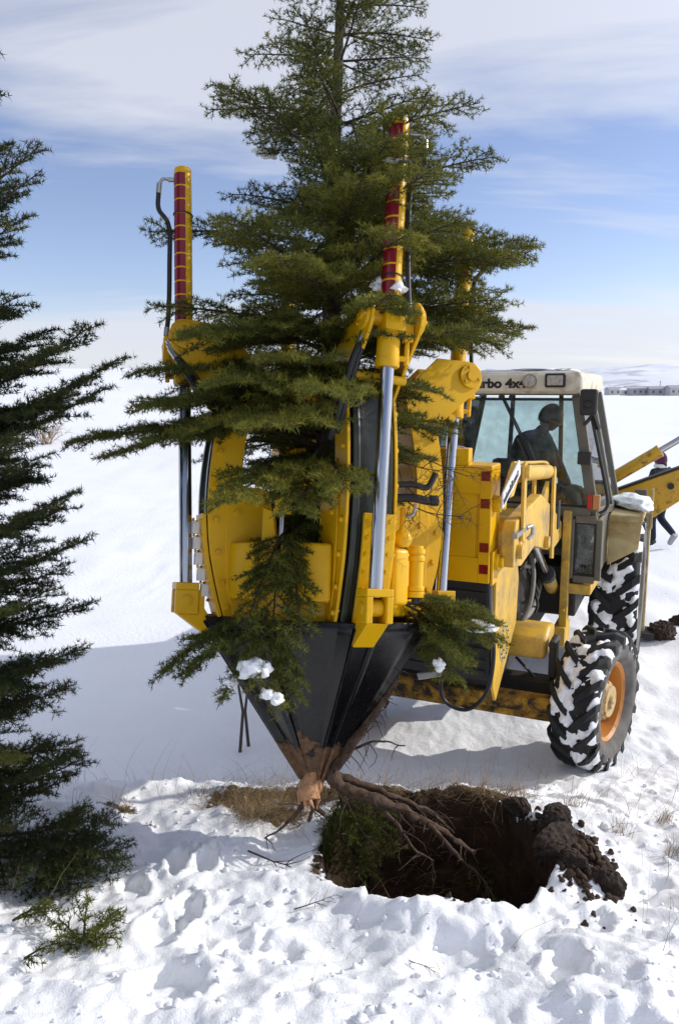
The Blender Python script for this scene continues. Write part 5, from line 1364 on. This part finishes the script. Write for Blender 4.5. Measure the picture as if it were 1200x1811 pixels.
def blades(pos, n, hmin, hmax, lean, w, seed, spread):
    """thin curved stalks: four-point ribbons"""
    g = np.random.default_rng(seed); vs = []; fs = []
    for (x, y, r_, m_) in pos:
        k = int(n * m_)
        ang = g.uniform(0, 2 * PI, k); rr = r_ * np.sqrt(g.random(k))
        px = x + rr * np.cos(ang); py = y + rr * np.sin(ang); pz = ground_z(px, py) - .01
        hh = g.uniform(hmin, hmax, k); la = g.uniform(0, 2 * PI, k); ll = np.abs(g.normal(lean, spread, k))
        for i in range(k):
            base = np.array([px[i], py[i], pz[i]]); d = np.array([math.cos(la[i]), math.sin(la[i]), 0]) * ll[i] * hh[i]
            sd = np.array([-math.sin(la[i] + 1), math.cos(la[i] + 1), 0]) * w * g.uniform(.6, 1.2) / 2
            o = len(vs)
            for s in (0, .35, .7, 1.0):
                c = base + d * s ** 1.6 + UP * hh[i] * (s - .30 * ll[i] * s * s)
                t = 1 - .75 * s
                vs += [c - sd * t, c + sd * t]
            fs += [(o + 2 * q, o + 2 * q + 1, o + 2 * q + 3, o + 2 * q + 2) for q in range(3)]
    return np.array(vs), np.array(fs)
band = [(x, 4.17 - .04 * math.sin(5 * x) + random.uniform(-.06, .07), .10, random.uniform(.5, 1.2)) for x in np.arange(-.82, 1.10, .06)]
band += [(-.36 + random.uniform(-.17, .17), 3.98 + random.uniform(-.1, .08), .09, 1.0) for _ in range(16)]
v_, f_ = blades(band, 75, .04, .15, 1.5, .0040, 5, .7)
tag(link('dry_grass', np_mesh('dry_grass', v_, f_, 'dry_grass')), 'flattened dry brown grass along the back edge of the hole', 'grass', kind='stuff')
weeds = [(random.uniform(.5, 2.2), random.uniform(4.2, 5.2), .10, .35) for _ in range(46)] + [(random.uniform(1.2, 2.2), random.uniform(2.6, 4.2), .12, .35) for _ in range(26)] + [(random.uniform(-1.5, 1.5), random.uniform(2.3, 3.2), .1, .12) for _ in range(22)] \
    + [(random.uniform(-1.7, -.6), random.uniform(4.1, 4.6), .08, .3) for _ in range(18)] + [(random.uniform(-.5, .7), random.uniform(4.2, 4.6), .10, .35) for _ in range(16)]
v_, f_ = blades(weeds, 10, .10, .34, .55, .0024, 6, .35)
tag(link('dry_weeds', np_mesh('dry_weeds', v_, f_, 'dry_grass')), 'sparse thin dry weed stalks poking through the snow', 'weeds', kind='stuff')
for k, (x, y, lab) in enumerate(((1.80, 3.98, 'dry pale grass tuft at the right edge above the trodden snow'), (1.50, 3.86, 'small dry grass tuft in snow right of the largest clod'), (1.33, 4.12, 'dry grass tuft right of the yellow-green broken branch'),
                                 (1.70, 3.62, 'low dry grass tuft near the right edge below the taller tuft'), (-1.44, 3.88, 'brown grass tuft showing beside the left conifer'), (-1.22, 4.05, 'brown grass tuft on the bank top left of the footprints'))):
    v_, f_ = blades([(x, y, .05, 1)], 46, .05, .17, .6, .0034, 40 + k, .35)
    tag(link('grass_tuft', np_mesh('grass_tuft', v_, f_, 'dry_grass')), lab, 'grass tuft', 'dry grass tufts in the snow')
# bare shrub out in the field
sx_, sy_ = -9.6, 25.5; sz_ = gz(sx_, sy_)
rg = random.Random(3); b = MB()
for k in range(26):
    a = rg.uniform(0, 2 * PI); bare_twig(b, (rg.gauss(0, .1), rg.gauss(0, .1), 0), (math.cos(a) * .5, math.sin(a) * .5, 1), rg.uniform(.5, 1.0), .012, 1)
o = b.build('bare_shrub', 'dry_grass'); o.location = (sx_, sy_, sz_ - .05); tag(o, 'small bare shrub standing alone in the white field', 'shrub')
# crumbs of snow on the trodden bank
g = np.random.default_rng(77); vs = []; fs = []
ico = bmesh.new(); bmesh.ops.create_icosphere(ico, subdivisions=2, radius=1)
IV = np.array([v.co[:] for v in ico.verts]); IF = np.array([[v.index for v in f.verts] for f in ico.faces]); ico.free()
N = 800
cx_ = g.uniform(-1.9, 2.2, N); cy_ = 2.1 + 2.6 * g.random(N) ** 1.2
keep = (pit_d(cx_, cy_) > 1.02); cx_, cy_ = cx_[keep], cy_[keep]
sz = np.exp(g.normal(-4.95, .55, len(cx_))).clip(.0025, .026); cz_ = ground_z(cx_, cy_) + sz * .35
jit = 1 + .13 * g.normal(size=(len(cx_), len(IV), 1)) + .25 * np.sin(IV @ g.normal(size=(3, len(cx_))) * 2.2).T[:, :, None]
vs = (IV[None] * jit * sz[:, None, None] * np.array([1.1, 1.0, .75])) + np.stack([cx_, cy_, cz_], -1)[:, None]
fs = IF[None] + (np.arange(len(cx_)) * len(IV))[:, None, None]
tag(link('snow_crumbs', np_mesh('snow_crumbs', vs.reshape(-1, 3), fs.reshape(-1, 3), 'snow', smooth=True)), 'crumbs of loose snow scattered over the trodden bank', 'snow', kind='stuff')
# crumbs of soil in the hole and on its right rim
N = 420
an = g.uniform(0, 2 * PI, N); rr = np.sqrt(g.random(N)) * 1.0
cx_ = PIT[0] + PIT[2] * rr * np.cos(an); cy_ = PIT[1] + PIT[3] * rr * np.sin(an)
ex = g.normal(1.12, .085, 520); ey = g.normal(3.50, .19, 520)
cx_ = np.concatenate([cx_, ex]); cy_ = np.concatenate([cy_, ey])
sz = np.exp(g.normal(-4.6, .5, len(cx_))).clip(.003, .020); cz_ = ground_z(cx_, cy_) + sz * .3
jit = 1 + .15 * g.normal(size=(len(cx_), len(IV), 1)) + .25 * np.sin(IV @ g.normal(size=(3, len(cx_))) * 2.2).T[:, :, None]
vs = (IV[None] * jit * sz[:, None, None]) + np.stack([cx_, cy_, cz_], -1)[:, None]
fs = IF[None] + (np.arange(len(cx_)) * len(IV))[:, None, None]
tag(link('soil_crumbs', np_mesh('soil_crumbs', vs.reshape(-1, 3), fs.reshape(-1, 3), 'soil', smooth=True)), 'loose crumbs of dark soil in and beside the hole', 'soil', kind='stuff')

# ------------------------------------------------------------------ village far on the right
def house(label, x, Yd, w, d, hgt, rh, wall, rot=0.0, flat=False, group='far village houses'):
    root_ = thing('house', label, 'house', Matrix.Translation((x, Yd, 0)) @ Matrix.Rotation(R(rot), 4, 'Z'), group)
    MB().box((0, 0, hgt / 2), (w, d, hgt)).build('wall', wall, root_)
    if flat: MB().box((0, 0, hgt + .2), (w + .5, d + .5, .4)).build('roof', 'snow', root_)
    else: MB().prism([(-d / 2 - .4, hgt - .1), (0, hgt + rh), (d / 2 + .4, hgt - .1)], lambda u, v, t: (t, u, v), -w / 2 - .3, w / 2 + .3).build('roof', 'wall_dark_hazed' if wall != 'wall_white_hazed' else 'snow', root_)
    k = max(2, int(w / 3))
    wm = MB().box((0, 0, 0), (1.1, .08, 1.2)).mesh('window', 'cab_grey')
    for i in range(k):
        wo = link('window', wm, root_); wo.location = (-w / 2 + (i + .5) * w / k, -d / 2 - .02, hgt * .55)
    return root_
house('long grey barn left in the far village, beside the cab roof', 150.6, 430, 10, 6, 3.0, 1.4, 'wall_grey_hazed', 8)
house('white low house just right of the cab roof in the far village', 146.5, 400, 7, 5, 2.8, 1.0, 'wall_white_hazed', -6)
house('dark grey block house right of the white one in the far village', 149.6, 395, 9, 6, 3.6, .8, 'wall_dark_hazed', 4, True)
house('small white shed in the middle of the far village', 158.6, 405, 5, 4, 2.4, .8, 'wall_white_hazed', 0)
house('dark wide house right of the middle in the far village', 157.9, 390, 10, 6, 3.4, 1.2, 'wall_dark_hazed', -5)
house('little white annex left of the rightmost far house', 166.9, 400, 4, 4, 2.4, .6, 'wall_white_hazed', 5)
house('rightmost grey house of the far village, cut by the frame', 165.9, 385, 12, 7, 3.8, 1.3, 'wall_grey_hazed', 3)
house('grey gabled barn behind and above the dark block house', 195.8, 520, 16, 9, 3.2, 2.2, 'wall_grey_hazed', 6)
house('grey gabled house behind the dark wide house of the village', 214.3, 540, 17, 9, 3.4, 2.0, 'wall_grey_hazed', -8)
house('leftmost gabled house behind the long barn of the village', 190.7, 530, 14, 9, 3.0, 1.8, 'wall_dark_hazed', 10)
px_ = 166.6
o = MB().tube([V(0, 0, 0), V(0, 0, 7.5)], .14, 8).bar((-.8, 0, 6.9), (.8, 0, 6.9), .12, .12).build('utility_pole', 'stake_wood'); o.location = (px_, 410, 0)
tag(o, 'utility pole rising above the far village roofs', 'pole')
print('needles', n1, n2)
